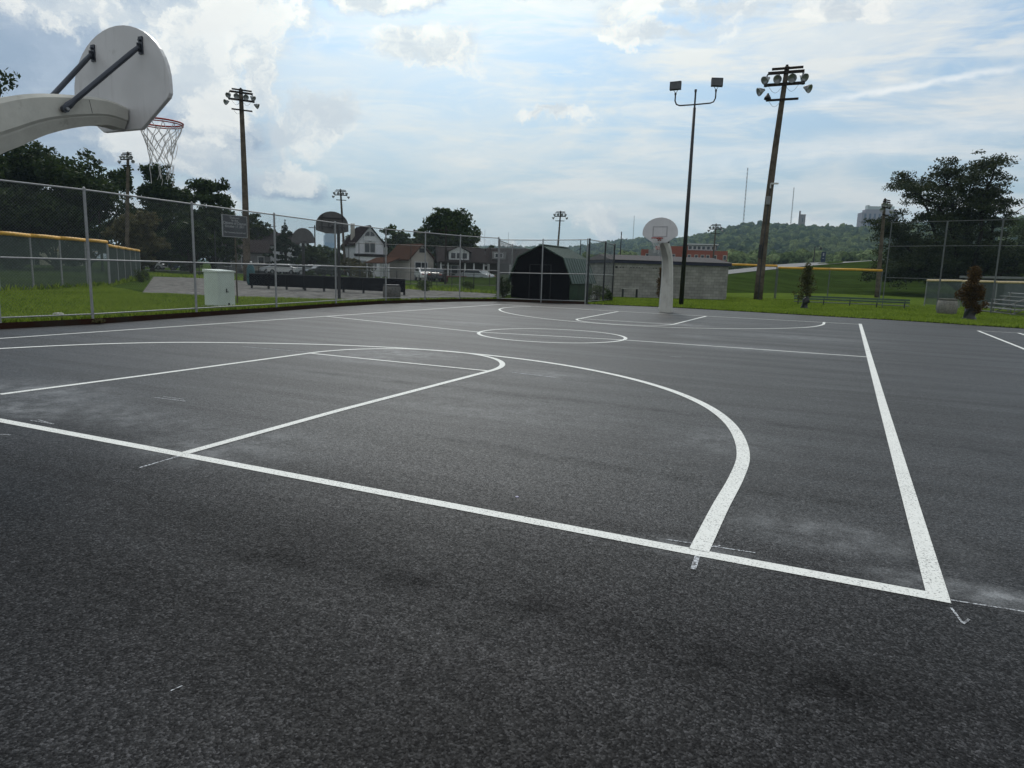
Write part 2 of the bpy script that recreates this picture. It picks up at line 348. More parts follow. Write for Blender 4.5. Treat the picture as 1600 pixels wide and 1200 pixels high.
M_RUST = mat('rusty_edging', (.090, .042, .030), .9, var=.6, vs=2.2, bump=.6, bs=20, col2=(.035, .028, .022))
M_CONC = mat('concrete', (.36, .355, .33), .85, var=.14, vs=2, bump=.3, bs=40)
M_YEL = mat('yellow_cap', (.62, .33, .03), .55, var=.15, vs=6)
M_PALEYEL = mat('faded_cap', (.58, .45, .24), .6, var=.12, vs=6)
M_WHITE = mat('white_paint', (.66, .66, .65), .5, var=.05, vs=3)
M_BOARD = mat('backboard_enamel', (.62, .61, .61), .35, var=.05, vs=2.0)
M_FIBRE = mat('hoop_arm_paint', (.52, .51, .46), .55, var=.10, vs=2.2, bump=.12, bs=12)
def weather(m, dirt, amt, sc=(9, 9, .9)):
    q = NT(m.node_tree); b = m.node_tree.nodes['Principled BSDF']; c = b.inputs['Base Color'].links[0].from_socket; g = q.n.new('ShaderNodeTexCoord').outputs['Object']
    r1 = q.noise(q.mapping(g, scale=sc), 1.4, 5, .65); r2 = q.noise(g, 5., 5, .7)
    k = q.m('MULTIPLY', q.m('ADD', q.ss(r1, .52, .75), q.ss(r2, .60, .72)), amt, clamp=True); q.l.new(q.mix(k, c, dirt), b.inputs['Base Color']); return m
weather(M_FIBRE, (.20, .18, .14), .35, (6, 2, 2)); weather(M_BOARD, (.34, .33, .31), .30); weather(M_WHITE, (.4, .38, .34), .2)
M_RIM = mat('red_rim', (.33, .035, .022), .4, .1, var=.2)
M_CORD = mat('net_cord', (.62, .62, .60), .8, var=.1)
M_STRUT = mat('strut_steel', (.055, .062, .078), .4, .5, var=.2)
M_LAMP = mat('lamp_reflector', (.30, .31, .32), .45, .5, var=.15)
M_GLASS = mat('window_glass', (.035, .042, .050), .12, var=.2, vs=1)

# ------------------------------------------------------------------ ground
def sheet(name, pts, z, m, kind='structure', sub=0, label=None):
    mb = MB(); mb.add([(p[0], p[1], z) for p in pts], [tuple(range(len(pts)))]); o = mb.build(name, m); return tag(o, label, None, None, kind)
sheet('ground', [(-6500, -6500), (6500, -6500), (6500, 6500), (-6500, 6500)], -.06, M_FIELD)
kerb_px = [(0, 503), (145, 496.5), (307, 486.5), (432, 479.0), (525, 473), (603, 468.8), (664, 467.4), (718, 466.2), (777, 466.2)]
KL = [gp(x, y, .15) for x, y in kerb_px]; d0 = KL[1]-KL[0]; d0 = d0/np.hypot(d0[0], d0[1])
KL = [KL[0]-d0*(26-5*k) for k in range(4)] + KL         # carries on behind the camera
C1 = KL[-1]; C2 = gp(914, 474.6, .02); C3 = gp(956, 470.5, .02)
far_edge = [gp(950, 476.5), gp(1060, 481), gp(1200, 489), gp(1400, 500.5), gp(1600, 513.5)]
dd = far_edge[-1]-far_edge[-2]; far_edge.append(far_edge[-1]+dd*4)
sheet('court_asphalt', [(p[0], p[1]) for p in KL] + [(C2[0]-.05, C2[1]+.1)] + [(p[0], p[1]) for p in far_edge] + [(60, -25), (KL[0][0], -25)], 0.0, M_ASPH)
# raised ground left of the court, behind the kerb
left = [(p[0]-.06, p[1]) for p in KL]
sheet('field_ground', [(-900, KL[0][1])] + left + [(C1[0]+.5, C1[1]+9), (C1[0]+4, 62), (-30, 700), (-900, 700)], .12, M_FIELD)
# lawn behind the far edge
lawn = [(C1[0], C1[1]+.12), (C2[0]-.1, C2[1]+.14)] + [(p[0], p[1]) for p in far_edge]
e = far_edge[-1]
sheet('lawn', lawn + [(e[0]+60, e[1]+30), (70, 100), (30, 120), (-16, 118), (C1[0]+.6, 60)], .03, M_GRASS)
# short rise where lawn meets asphalt
mb = MB()
for a, b in zip(lawn[1:-1], lawn[2:]): mb.add([(a[0], a[1], -.03), (b[0], b[1], -.03), (b[0], b[1], .029), (a[0], a[1], .029)], [(0, 1, 2, 3)])
tag(mb.build('lawn_edge', mat('soil', (.03, .028, .016), .95, var=.4, vs=5)), kind='structure')
# gravel lot
gl = [(222, 458), (420, 466), (560, 470), (640, 467.5), (770, 465.2), (776, 459.5), (720, 455.5), (660, 452), (520, 443.5), (390, 436.5), (240, 432.5), (232, 444)]
sheet('gravel_lot', [tuple(gp(x, y, .12)[:2]) for x, y in gl], .126, M_GRAVEL)
# distant street where the cars stand
st = [pd(225, 400, 112), pd(480, 400, 92), pd(560, 400, 84), pd(800, 400, 76), pd(800, 400, 84), pd(560, 400, 92), pd(480, 400, 100), pd(225, 400, 122)]
sheet('road', [tuple(p[:2]) for p in st], .14, mat('old_road', (.12, .12, .12), .9, var=.2))
# kerb: rust-brown edging with pale top strip
kb = MB(); kt = MB()
path = KL
for a, b in zip(path[:-1], path[1:]):
    a3 = Vector((a[0]+.03, a[1], .055)); b3 = Vector((b[0]+.03, b[1], .055)); kb.bar(a3, b3, .09, .15)
a3 = Vector((C1[0], C1[1]+.02, .05)); b3 = Vector((C2[0], C2[1]+.03, .05)); kb.bar(a3, b3, .09, .14)
tag(kb.build('kerb', M_RUST), kind='structure')

# ------------------------------------------------------------------ court lines (painted)
ZL = [.003]
def stripe(pts, w, closed=False, m=None, name='court_line', w2=None):
    P = [Vector((float(p[0]), float(p[1]))) for p in pts]; n = len(P); L = []; Rr = []
    for i in range(n):
        a = P[(i-1) % n] if (closed or i) else P[i]; b = P[(i+1) % n] if (closed or i < n-1) else P[i]
        d = (b-a).normalized(); nn = Vector((-d.y, d.x)); L.append(P[i]+nn*w/2); Rr.append(P[i]-nn*w/2)
    z = ZL[0]; ZL[0] += .0002 if m is None else .00003; mb = MB()
    k = n if closed else n-1
    mb.add([(p.x, p.y, z) for p in L] + [(p.x, p.y, z) for p in Rr], [(i+n, (i+1) % n+n, (i+1) % n, i) for i in range(k)])
    return tag(mb.build(name, m or M_PAINT), kind='structure')
def curve(px, n=90):                            # smooth curve through surveyed points
    G = np.array([gp(x, y)[:2] for x, y in px]); s = np.r_[0, np.cumsum(np.hypot(*np.diff(G, axis=0).T))]
    T = np.gradient(G, s, axis=0); out = []
    for q in np.linspace(0, s[-1], n):
        i = min(np.searchsorted(s, q, 'right')-1, len(s)-2); h = s[i+1]-s[i]; u_ = (q-s[i])/h
        out.append((2*u_**3-3*u_**2+1)*G[i]+(u_**3-2*u_**2+u_)*h*T[i]+(-2*u_**3+3*u_**2)*G[i+1]+(u_**3-u_**2)*h*T[i+1])
    return out
g2 = lambda x, y: gp(x, y)[:2]
LW = .095
stripe([g2(-300, 601.5), g2(0, 657), g2(287, 711), g2(700, 789.5), g2(1090, 864), g2(1484, 937)], .10)    # near baseline
stripe([g2(1466, 934), g2(1415, 757), g2(1378, 628), g2(1344, 506)], .105)                                  # right sideline
stripe([g2(-260, 545), g2(0, 529), g2(250, 512), g2(510, 494.3), g2(785, 475.5)], LW)                       # left sideline
stripe([g2(511, 494.5), g2(748, 519), g2(971, 531), g2(1357, 558)], .085)                                  # half-court line
stripe([g2(785, 475.8), g2(966, 486.5), g2(1104, 494), g2(1344, 507)], .09)                                # far baseline
stripe([g2(0, 616.5), g2(240, 585), g2(487, 551.5)], LW); stripe([g2(287, 709), g2(530, 641.5), g2(765, 580)], LW)
stripe([g2(487, 552.5), g2(765, 580)], .075)                                                               # free throw line
A = g2(487, 551.5); B = g2(765, 580); O = (A+B)/2; r_ = np.linalg.norm(B-A)/2; a0 = math.atan2(*(B-O)[::-1])
stripe([O+r_*np.array((math.cos(a0+q), math.sin(a0+q))) for q in np.linspace(0, math.pi, 60)], LW)
A = g2(748.5, 518.5); B = g2(970.5, 529.5); O = g2(862, 523.8)
rr = 1.86; stripe([O+rr*np.array((math.cos(q), math.sin(q))) for q in np.linspace(0, 2*math.pi, 96, endpoint=False)], .09, True)
# near three-point line, tangent straight into the arc
pts3 = [(1092, 861), (1127, 790), (1150, 748), (1161, 717), (1156, 687), (1140, 662), (1108, 637), (1050, 611), (965, 587), (870, 569), (760, 555), (640, 545), (500, 538.5), (380, 536), (270, 535.3), (150, 538), (0, 545), (-150, 554)]
stripe(curve(pts3, 170), .115)
# far key, free throw circle and three-point line
stripe([g2(1104, 494), g2(1052, 507)], .09); stripe([g2(966, 486.8), g2(906, 498)], .09); stripe([g2(906, 498), g2(1052, 507)], .07)
A = g2(1052, 507); B = g2(906, 498); O = (A+B)/2; r_ = np.linalg.norm(B-A)/2; a0 = math.atan2(*(B-O)[::-1])
stripe([O+r_*np.array((math.cos(a0+q), math.sin(a0+q)*.95)) for q in np.linspace(0, math.pi, 50)], .085)
pf = [(1288, 503.5), (1284, 508), (1262, 511.5), (1200, 513.6), (1120, 513.5), (1030, 511), (940, 506), (860, 499), (808, 492), (783, 486), (782, 482.5), (800, 480), (830, 478.8)]
stripe(curve(pf, 120), .09)
# second court at the right
stripe([g2(1528, 517), g2(1600, 545.5), g2(1700, 585)], .09); stripe([g2(1530, 517), g2(1600, 521), g2(1800, 533)], .07); stripe([g2(1591, 520.5), g2(1640, 536)], .085)
# chalk layout marks left by the painters
ZL[0] = .0022
def chk(a, b, w=.012): stripe([g2(*a), g2(*b)], w, m=M_CHALK, name='chalk_mark')
for a, b, w in (((218, 731), (283, 712), .02), ((1090, 868), (1083, 890), .03), ((1040, 843), (1180, 864), .011), ((1080, 857), (1126, 853), .018), ((1486, 938), (1620, 959), .014), ((1486, 950), (1505, 975), .012), ((1505, 975), (1514, 968), .012),
                ((241, 621), (290, 627), .018), ((255, 620), (288, 624), .012), ((48, 657), (85, 663), .014), ((60, 656), (80, 662), .014), ((0, 679), (16, 680), .02), ((380, 541.5), (487, 551), .03), ((800, 582), (868, 590), .035), ((1047, 557), (1065, 558), .03), ((1164, 690), (1166, 712), .012), ((267, 1080), (285, 1072), .006)):
    chk(a, b, w)

# ------------------------------------------------------------------ chain link fences
def mesh_wires(mb, A, B, z0, z1, pitch=.072, r=.0017, za=None):
    A = Vector((A[0], A[1])); B = Vector((B[0], B[1])); L = (B-A).length; d = (B-A)/L; H = z1-z0
    nrm = Vector((-d.y, d.x)); n = int((L+H)/pitch)
    for sgn in (1, -1):
        for i in range(n+1):
            s0 = i*pitch-H if sgn > 0 else i*pitch; zz0, zz1 = z0, z1; s1 = s0+H*sgn
            a, b = (s0, zz0), (s1, zz1)
            # clip to 0..L
            def clip(p, q):
                (sa, ya), (sb, yb) = p, q
                if sa < 0: ya += (0-sa)/(sb-sa)*(yb-ya); sa = 0
                if sa > L: ya += (L-sa)/(sb-sa)*(yb-ya); sa = L
                return sa, ya
            if (a[0] < 0 and b[0] < 0) or (a[0] > L and b[0] > L): continue
            a2 = clip(a, b); b2 = clip(b, a)
            if abs(a2[0]-b2[0]) < .01: continue
            off = nrm*(.003*sgn)
            pa = A+d*a2[0]+off; pb = A+d*b2[0]+off
            u = Vector((nrm.x, nrm.y, 0))*r; v = (Vector((pb.x-pa.x, pb.y-pa.y, b2[1]-a2[1])).normalized().cross(u.normalized()))*r
            k = len(mb.v)
            for P_ in (Vector((pa.x, pa.y, a2[1])), Vector((pb.x, pb.y, b2[1]))):
                mb.v += [tuple(P_+u), tuple(P_-u*.5+v*.87), tuple(P_-u*.5-v*.87)]
            mb.f += [(k, k+1, k+4, k+3), (k+1, k+2, k+5, k+4), (k+2, k, k+3, k+5)]
def fence(name, pts, H, label, z0=.15, rails=(1.,), pr=.032, rr=.021, pitch=.072, wr=.0017, m_post=None, m_wire=None, m_rail=None, cat='fence', group=None, mesh_top=None, bottom=True, cap=None, capm=None, posts=None, mz0=None):
    """pts: list of (x,y,(z)) panel points; a post stands on each"""
    m_post = m_post or M_GALV; m_wire = m_wire or M_WIRE; m_rail = m_rail or M_GALV
    hs = H if hasattr(H, '__len__') else [H]*len(pts)
    root = thing(name, (pts[0][0], pts[0][1], z0), label, cat, group); wires = MB()
    for i, p in enumerate(pts):
        mb = MB(); mb.tube([(p[0], p[1], z0-.1), (p[0], p[1], z0+hs[i]+.02)], pr, 10)
        if cap is None: mb.lathe([(pr*1.15, 0), (pr*1.2, .03), (pr*.7, .06), (.004, .075)], (p[0], p[1], z0+hs[i]), n=10)
        for q in (.25, .5, .75): mb.lathe([(pr*1.12, -.012), (pr*1.12, .012)], (p[0], p[1], z0+hs[i]*q), n=10)
        mb.build('post', m_post, root, smooth=False)
    for nm, fr in (('top_rail', 1.),)+(('mid_rail', .46),)*(.5 in rails)+(('bottom_rail', .03),)*bottom:
        for i in range(len(pts)-1):
            a, b = pts[i], pts[i+1]; mb = MB()
            z_a, z_b = z0+hs[i]*fr, z0+hs[i+1]*fr
            dx = (b[0]-a[0])*1e-3
            mb.tube([(a[0], a[1], z_a), (b[0], b[1], z_b)], rr if nm != 'bottom_rail' else rr*.75, 8)
            mb.build(nm, m_rail, root)
    for i in range(len(pts)-1): mesh_wires(wires, pts[i], pts[i+1], z0+.04 if mz0 is None else mz0, z0+(hs[i]+hs[i+1])/2-.02 + (.03 if cap is None else 0), pitch, wr)
    wires.build('chain_link_mesh', m_wire, root)
    if cap is not None:
        for i in range(len(pts)-1):
            a, b = pts[i], pts[i+1]; n = max(2, int(math.dist(a[:2], b[:2])/1.2)); mb = MB(); P_ = []
            for j in range(n+1):
                u_ = j/n; P_.append((a[0]+(b[0]-a[0])*u_, a[1]+(b[1]-a[1])*u_, z0+hs[i]+(hs[i+1]-hs[i])*u_ + .010*math.sin(j*2.1)))
            mb.tube(P_, cap, 9); mb.build('safety_cap', capm or M_YEL, root, smooth=True)
    return root
Hs = 3.05
fence('chain_link_fence', [(p[0], p[1]) for p in KL[2:]], Hs, 'long galvanised chain link fence along the left side of the court', rails=(.5,))
ax = C1 + (KL[-1]-KL[-3])/np.linalg.norm((KL[-1]-KL[-3])[:2])*0
fence('chain_link_fence', [tuple(C1[:2]+np.array((.04, .04))), tuple((C1[:2]+C2[:2])/2), tuple(C2[:2])], [3.06, 3.1, 3.18], 'chain link fence panels in front of the black barn-shaped shed', z0=.06, rails=(.5,), m_post=M_GALV, m_wire=M_WIRE_G)
mid = (C2[:2]+C3[:2])*.5
fence('chain_link_fence', [(C2[0]+.08, C2[1]+.06), (mid[0]+.2, mid[1]), tuple(C3[:2])], [3.2, 3.18, 3.15], 'short chain link return running back beside the shed to the block building', z0=.05, rails=(.5,), pr=.045, m_post=M_DARK, m_wire=M_WIRE_G)
q1 = pd(801, 382, 42.5); q2_ = pd(842, 388, 53)
fence('chain_link_fence', [(C1[0]-.05, C1[1]+.12), tuple(q1[:2]), tuple(q2_[:2])], [3.0, 3.0, 3.0], 'chain link fence carrying on behind the barn-shaped shed', z0=.1, rails=())
# tall dark fence in front of the houses
fp = [(545, 60), (561, 60), (600, 60.5), (642, 61), (683, 61), (725, 61.5), (766, 62), (806, 62), (850, 62)]
fence('chain_link_fence', [tuple(pd(x, 400, d)[:2]) for x, d in fp], 3.35, 'tall dark thin chain link fence standing before the houses', z0=.12, rails=(), pr=.03, rr=.022, pitch=.2, wr=.003, m_post=M_DARK, m_rail=M_DARK, m_wire=M_WIRE_D)
# low fence along the edge of the field
fp = [(226, 428), (268, 430.5), (312, 433.5), (357, 436), (405, 439), (457, 441.5), (509, 444), (563, 447), (620, 449.5), (674, 452), (706, 453.5), (740, 455.5), (775, 457.5)]
fence('low_fence', [tuple(gp(x, y, .12)[:2]) for x, y in fp], 1.15, 'low dark chain link fence between the gravel lot and the green field', z0=.12, rails=(), pr=.028, rr=.016, pitch=.16, wr=.0025, m_post=M_DARK, m_rail=M_WIRE_D, m_wire=M_WIRE_D, bottom=False)
# yellow-capped ballfield fences, left
P0 = gp(-60, 459.5, .12); P1 = gp(0, 457, .12); P2 = gp(171, 447, .12); P3 = gp(220, 434, .12)
seg = lambda a, b, n: [tuple((a+(b-a)*k/n)[:2]) for k in range(n+1)]
s1 = [tuple(P0[:2])] + seg(P1, P2, 4)
fence('ballfield_fence', s1, 2.36, 'nearest ballfield fence with a fat yellow safety cap, left of the gravel lot', z0=.12, rails=(), pr=.04, rr=.02, pitch=.075, wr=.0075, cap=.085, bottom=False, m_wire=M_SCREEN)
fence('ballfield_fence', seg(P2+np.array((-.15, .15, 0)), P3, 5), 2.17, 'lower stretch of ballfield fence with lumpy yellow cap ending at the gravel', z0=.12, rails=(), pr=.04, rr=.02, pitch=.075, wr=.013, cap=.085, bottom=False, m_wire=M_SCREEN)
Q0 = gp(-70, 413.5, .12); Q1 = gp(186, 418.5, .12)
fence('ballfield_fence', seg(Q0, Q1, 9), 2.45, 'far ballfield fence with thin yellow cap across the left outfield', z0=.12, rails=(), pr=.045, rr=.02, pitch=.16, wr=.004, cap=.075, bottom=False)
# right side
R = [pd(912, 430, 53), pd(1000, 430, 55), pd(1136, 430, 56), pd(1213, 430, 57.2)]
fence('ballfield_fence', [tuple(p[:2]) for p in R], 2.5, 'yellow-capped ballfield fence running behind the grey block building', z0=.03, rails=(), pr=.038, rr=.02, pitch=.16, wr=.002, m_post=M_GALV_D, cap=.085, bottom=False, m_wire=M_WIRE_D)
R = [pd(1215, 430, 57), pd(1296, 430, 57.5), pd(1378, 430, 58)]
fence('ballfield_fence', [tuple(p[:2]) for p in R], 2.36, 'yellow-capped ballfield fence in front of the grass bank', z0=.03, rails=(), pr=.038, rr=.02, pitch=.16, wr=.002, m_post=M_GALV_D, cap=.085, bottom=False, m_wire=M_WIRE_D)

# tall backstop at the right
BS = [pd(1384, 430, 47), pd(1470, 430, 46), pd(1556, 430, 45.5), pd(1650, 430, 45), pd(1745, 430, 44.5)]
M_GALV_D = mat('weathered_steel', (.15, .16, .16), .65, .2, var=.15)
rt = thing('backstop_fence', BS[0]*[1, 1, 0], 'tall galvanised backstop fence with three rails in front of the big tree', 'fence')
for p in BS:
    MB().tube([(p[0], p[1], 0), (p[0], p[1], 5.0)], .042 if p is not BS[0] else .03, 10).build('post', M_GALV_D, rt)
for z in (5.0, 3.65, 1.82):
    for a, b in zip(BS[:-1], BS[1:]): MB().tube([(a[0], a[1], z), (b[0], b[1], z)], .016, 8).build('rail', M_GALV_D, rt)
mb = MB(); p = BS[2]; mb.tube([(p[0], p[1], 5.0), (p[0]+.9, p[1]-.5, 5.75)], .022, 8).build('overhang_arm', M_GALV_D, rt)
mb = MB()
for a, b in zip(BS[:-1], BS[1:]): mesh_wires(mb, a, b, .1, 4.98, .11, .0017)
mb.build('chain_link_mesh', M_WIRE_D, rt)
# windscreen fence with faded cap
SC_ = [pd(1450, 430, 56), pd(1505, 430, 54), pd(1560, 430, 52.5), pd(1640, 430, 51)]
rt = thing('windscreen_fence', SC_[0]*[1, 1, 0], 'low fence with grey windscreen cloth and faded yellow cap near the dugout', 'fence')
for p in SC_: MB().tube([(p[0], p[1], 0), (p[0], p[1], 1.72)], .035, 8).build('post', M_GALV, rt)
for i, (a, b) in enumerate(zip(SC_[:-1], SC_[1:])):
    MB().tube([(a[0], a[1], 1.75), (b[0], b[1], 1.78)], .07, 8).build('safety_cap', M_PALEYEL, rt)
mb = MB()
for a, b in zip(SC_[:-1], SC_[1:]): mesh_wires(mb, a, b, .12, 1.7, .05, .0075)
mb.build('windscreen', mat('windscreen_cloth', (.14, .165, .155), .9), rt)

# ------------------------------------------------------------------ basketball hoops
def fan(w=1.44, h=1.0, n=22):                   # fan-shaped board outline, bottom centre at 0
    zw = .40*h; pts = [(-.20*w, .0), (.20*w, .0)]
    pts += [(.485*w, .27*h), (.5*w, .31*h), (.5*w, zw)]
    for k in range(1, n):
        a = math.pi*k/n; pts.append((.5*w*math.cos(a), zw+(h-zw)*math.sin(a)))
    pts += [(-.5*w, zw), (-.5*w, .31*h), (-.485*w, .27*h)]
    return pts
def hoop_arm(pts, hs, ws, root, name='gooseneck_arm'):
    # box section with a chamfered lower flange, swept along pts in the y-z plane
    mb = MB(); n = len(pts); k0 = 0; N = 12
    for i, (y, z) in enumerate(pts):
        a = pts[max(i-1, 0)]; b = pts[min(i+1, n-1)]; ty, tz = b[0]-a[0], b[1]-a[1]; L = math.hypot(ty, tz); ny, nz = -tz/L, ty/L
        w, h = ws[i], hs[i]
        sec = [(.42, .5), (.5, .40), (.5, -.10), (.44, -.17), (.43, -.21), (.30, -.5)]
        full = sec + [(-a_, b_) for a_, b_ in reversed(sec)]
        for (sx, sn) in full: mb.v.append((sx*w, y+ny*sn*h, z+nz*sn*h))
    for i in range(n-1):
        for j in range(N):
            a = i*N+j; b = i*N+(j+1) % N; mb.f.append((a, a+N, b+N, b))
    mb.f.append(tuple(range(N))); mb.f.append(tuple((n-1)*N+j for j in reversed(range(N))))
    return mb.build(name, M_FIBRE, root, world=False)
def smooth_path(P_, k=6):
    P_ = np.array(P_, float); s = np.arange(len(P_)); T = np.gradient(P_, axis=0); o = []
    for q in np.linspace(0, len(P_)-1, (len(P_)-1)*k+1):
        i = min(int(q), len(P_)-2); u_ = q-i
        o.append((2*u_**3-3*u_**2+1)*P_[i]+(u_**3-2*u_**2+u_)*T[i]+(-2*u_**3+3*u_**2)*P_[i+1]+(u_**3-u_**2)*T[i+1])
    return np.array(o)
def white_hoop(loc, rz, label, base_y, rim_z=3.05, net=True, seed=1, bx=0.):
    """local frame: board plane at y=0 facing +y, base behind at y=base_y (negative)"""
    rn = random.Random(seed)
    root = thing('basketball_hoop', loc, label, 'basketball hoop', 'white fan-board basketball hoops', rz)
    b = base_y
    k = b/-2.15; P_ = [(b, -.02), (b+.01*k, .7), (b+.05*k, 1.3), (b+.16*k, 1.82), (b+.38*k, 2.27), (-1.43*k, 2.58), (-1.15*k, 2.735), (-.9*k, 2.85), (-.60*k, 2.94), (-.27, 3.005), (-.04, 2.99)]
    hh = [.50, .48, .46, .44, .43, .42, .395, .345, .285, .235, .205]; ww = [.56, .53, .48, .45, .42, .40, .38, .36, .33, .30, .27]
    sp = smooth_path([(p[0], p[1], h, w_) for p, h, w_ in zip(P_, hh, ww)], 6)
    hoop_arm([(q[0], q[1]) for q in sp], [q[2] for q in sp], [q[3] for q in sp], root)
    # board
    M = Matrix(((1, 0, 0, 0), (0, 0, 1, -.02), (0, 1, 0, rim_z-.17), (0, 0, 0, 1)))
    bo = MB().prism(fan(), M, .045).build('backboard', M_BOARD, root, world=False)
    bv = bo.modifiers.new('bevel', 'BEVEL'); bv.width = .008; bv.segments = 2
    for u_ in (.50, .86):
        q_ = sp[int(u_*(len(sp)-1))]; q2 = sp[int(u_*(len(sp)-1))+1]; tt = Vector((0, q2[0]-q_[0], q2[1]-q_[1])).normalized(); nn = Vector((0, -tt.z, tt.y)); mb = MB(); c_ = Vector((0, q_[0], q_[1]))
        for sx in (-1, 1): mb.bar(c_+nn*q_[2]*.36+Vector((sx*(q_[3]*.5+.0005), 0, 0)), c_-nn*q_[2]*.08+Vector((sx*(q_[3]*.5+.0005), 0, 0)), .003, .004)
        mb.build('seam', M_DARK, root, world=False)
    # target square outline, grey
    mb = MB(); y = .0285
    for (x, z, sx, sz) in ((0, rim_z+.46, .61, .05), (0, rim_z+.07, .61, .04), (-.28, rim_z+.265, .05, .35), (.28, rim_z+.265, .05, .35)): mb.box((x, y, z), (sx, .004, sz))
    mb.build('target_square', mat('grey_stripe', (.40, .39, .40), .6), root, world=False)
    # braces
    for sx in (-1, 1):
        mb = MB(); a = Vector((sx*.20, -.72, 2.93)); c = Vector((sx*.36, -.055, 3.63))
        mb.tube([a, a+(c-a)*.06, a+(c-a)*.12, a+(c-a)*.9, c], [.030, .034, .025, .025, .02], 10)
        mb.lathe([(.032, -.02), (.032, .02)], tuple(a+Vector((sx*.012, 0, 0))), (1, 0, 0), 10)
        mb.build('brace', M_STRUT, root, world=False)
        mb = MB(); mb.box((sx*.36, -.028, 3.655), (.055, .014, .16)); mb.box((sx*.36, -.05, 3.63), (.012, .04, .08))
        for zz in (3.70, 3.61): mb.lathe([(.012, 0), (.012, .018)], (sx*.36, -.053, zz), (0, 1, 0), 8)
        mb.build('brace_bracket', M_STRUT, root, world=False)
        mb = MB(); mb.lathe([(.014, -.0), (.014, .02)], (sx*.232, -.715, 2.93), (sx, 0, 0), 8); mb.build('bolt', M_GALV, root, world=False)
    # rim
    rc = Vector((0, .42, rim_z)); mb = MB(); n = 40
    ring = [(rc.x+.2286*math.cos(2*math.pi*k/n), rc.y+.2286*math.sin(2*math.pi*k/n), rc.z) for k in range(n+1)]
    mb.tube(ring, .0095, 8, False); ring2 = [(p[0], p[1], p[2]-.022) for p in ring]; mb.tube(ring2, .006, 6, False)
    mb.box((0, .03, rim_z-.03), (.16, .012, .14)); mb.tube([(-.07, .03, rim_z-.01), (-.11, .2, rim_z-.005), (-.14, .245, rim_z)], .008, 6); mb.tube([(.07, .03, rim_z-.01), (.11, .2, rim_z-.005), (.14, .245, rim_z)], .008, 6)
    mb.box((0, .10, rim_z-.02), (.13, .15, .012))
    rm = mb.build('rim', M_RIM, root, world=False, smooth=True)
    if net:
        mb = MB(); K = 12; rows = 6; rad_ = [.222, .195, .160, .130, .118, .115, .118]; zz = [0, -.09, -.17, -.24, -.305, -.365, -.425]
        jit = {}
        def nd(i, j):
            j %= (2*K); key = (i, j)
            if key not in jit: jit[key] = (rn.uniform(-.012, .012), rn.uniform(-.012, .012), rn.uniform(-.018, .018))
            a = math.pi*2*(j+(0 if i == 0 else 0))/(2*K); r0 = rad_[i]; jx, jy, jz = jit[key] if i else (0, 0, 0)
            return Vector((rc.x+r0*math.cos(a)+jx, rc.y+r0*math.sin(a)+jy, rc.z-.012+zz[i]+jz))
        for i in range(rows):
            for j in range(2*K):
                if (i+j) % 2: continue
                for s_ in (-1, 1):
                    if i >= 4 and rn.random() < .25: continue
                    a, c = nd(i, j), nd(i+1, j+s_); m_ = (a+c)/2+Vector((0, 0, -.012 if i == 0 else -.004)); mb.tube([a, m_, c], .0038, 5, False)
        for k in range(16):                     # loose frayed ends
            a = nd(rows, rn.randrange(24)) if k < 12 else nd(2, 11+k); P2_ = [a]
            for q in range(4): a = a+Vector((rn.uniform(-.025, .025), rn.uniform(-.025, .025), -rn.uniform(.02, .06))); P2_.append(a)
            mb.tube(P2_, .0032, 4, False)
        mb.build('net', M_CORD, root, world=False)
    return root
white_hoop((0.0, .95, 0), 0, 'white hoop on a curved arm at upper left, seen from behind', -2.15, seed=3)
white_hoop((-.17, 24.32, 0), math.pi, 'white hoop at the far end of the court facing the camera', -1.75, seed=9)
# two grey outdoor hoops beyond the fence
def grey_hoop(px, py, d, zc, w, h, rz, base, label, semi=False):
    c = pd(px, py, d); root = thing('basketball_hoop', (c[0], c[1], .12), label, 'basketball hoop', None, -math.atan2(*(c-CAM)[:2])+rz)
    n = 20; pts = [(w/2*math.cos(math.pi*k/n), (.35*h if not semi else .12*h)+(.65*h if not semi else .88*h)*math.sin(math.pi*k/n)) for k in range(n+1)]
    pts += [(-.5*w, .12*h if not semi else .05*h), (-.2*w, 0), (.2*w, 0), (.5*w, .12*h if not semi else .05*h)]
    M = Matrix(((1, 0, 0, 0), (0, 0, 1, 0), (0, 1, 0, zc-h/2-.12), (0, 0, 0, 1)))
    MB().prism(pts, M, .03).build('backboard', mat('grey_board', (.085, .083, .085), .6, var=.15), root, world=False)
    mb = MB(); z = zc-.12
    if not semi:
        for x in (-.45, .45): mb.box((x, -.03, z), (.04, .04, h*.72))
        for q in (-.22, .2): mb.box((0, -.03, z+q*h), (w*.8, .035, .035))
        for x in (-.15, .15): mb.box((x, -.03, z-.1), (.03, .04, .4))
        mb.build('support_frame', M_DARK, root, world=False)
        MB().bar((0, -.08, z-h*.2), (base[0], base[1], z-h*.2), .09, .12).build('support_arm', M_DARK, root, world=False)
    MB().tube([(base[0], base[1], -.12), (base[0], base[1], z-h*.15)], .07 if not semi else .09, 10).build('pole', M_BLACK, root, world=False)
    s_ = 1; rc = Vector((0, .42*s_, z-h*.38)); n = 24
    MB().tube([(rc.x+.23*math.cos(2*math.pi*k/n), rc.y+.23*math.sin(2*math.pi*k/n), rc.z) for k in range(n+1)], .011, 6, False).tube([(0, .03, rc.z), (0, .2, rc.z)], .02, 6).build('rim', M_DARK, root, world=False)
grey_hoop(519, 346, 33.0, 3.50, 1.45, .98, rad(8), (.14, -.9), 'larger grey hoop board with frame lines behind the long fence', False)
grey_hoop(473.5, 368.5, 43, 3.05+.2, 1.32, .88, rad(180), (0, -.12), 'smaller half-round grey hoop board on a black post', True)

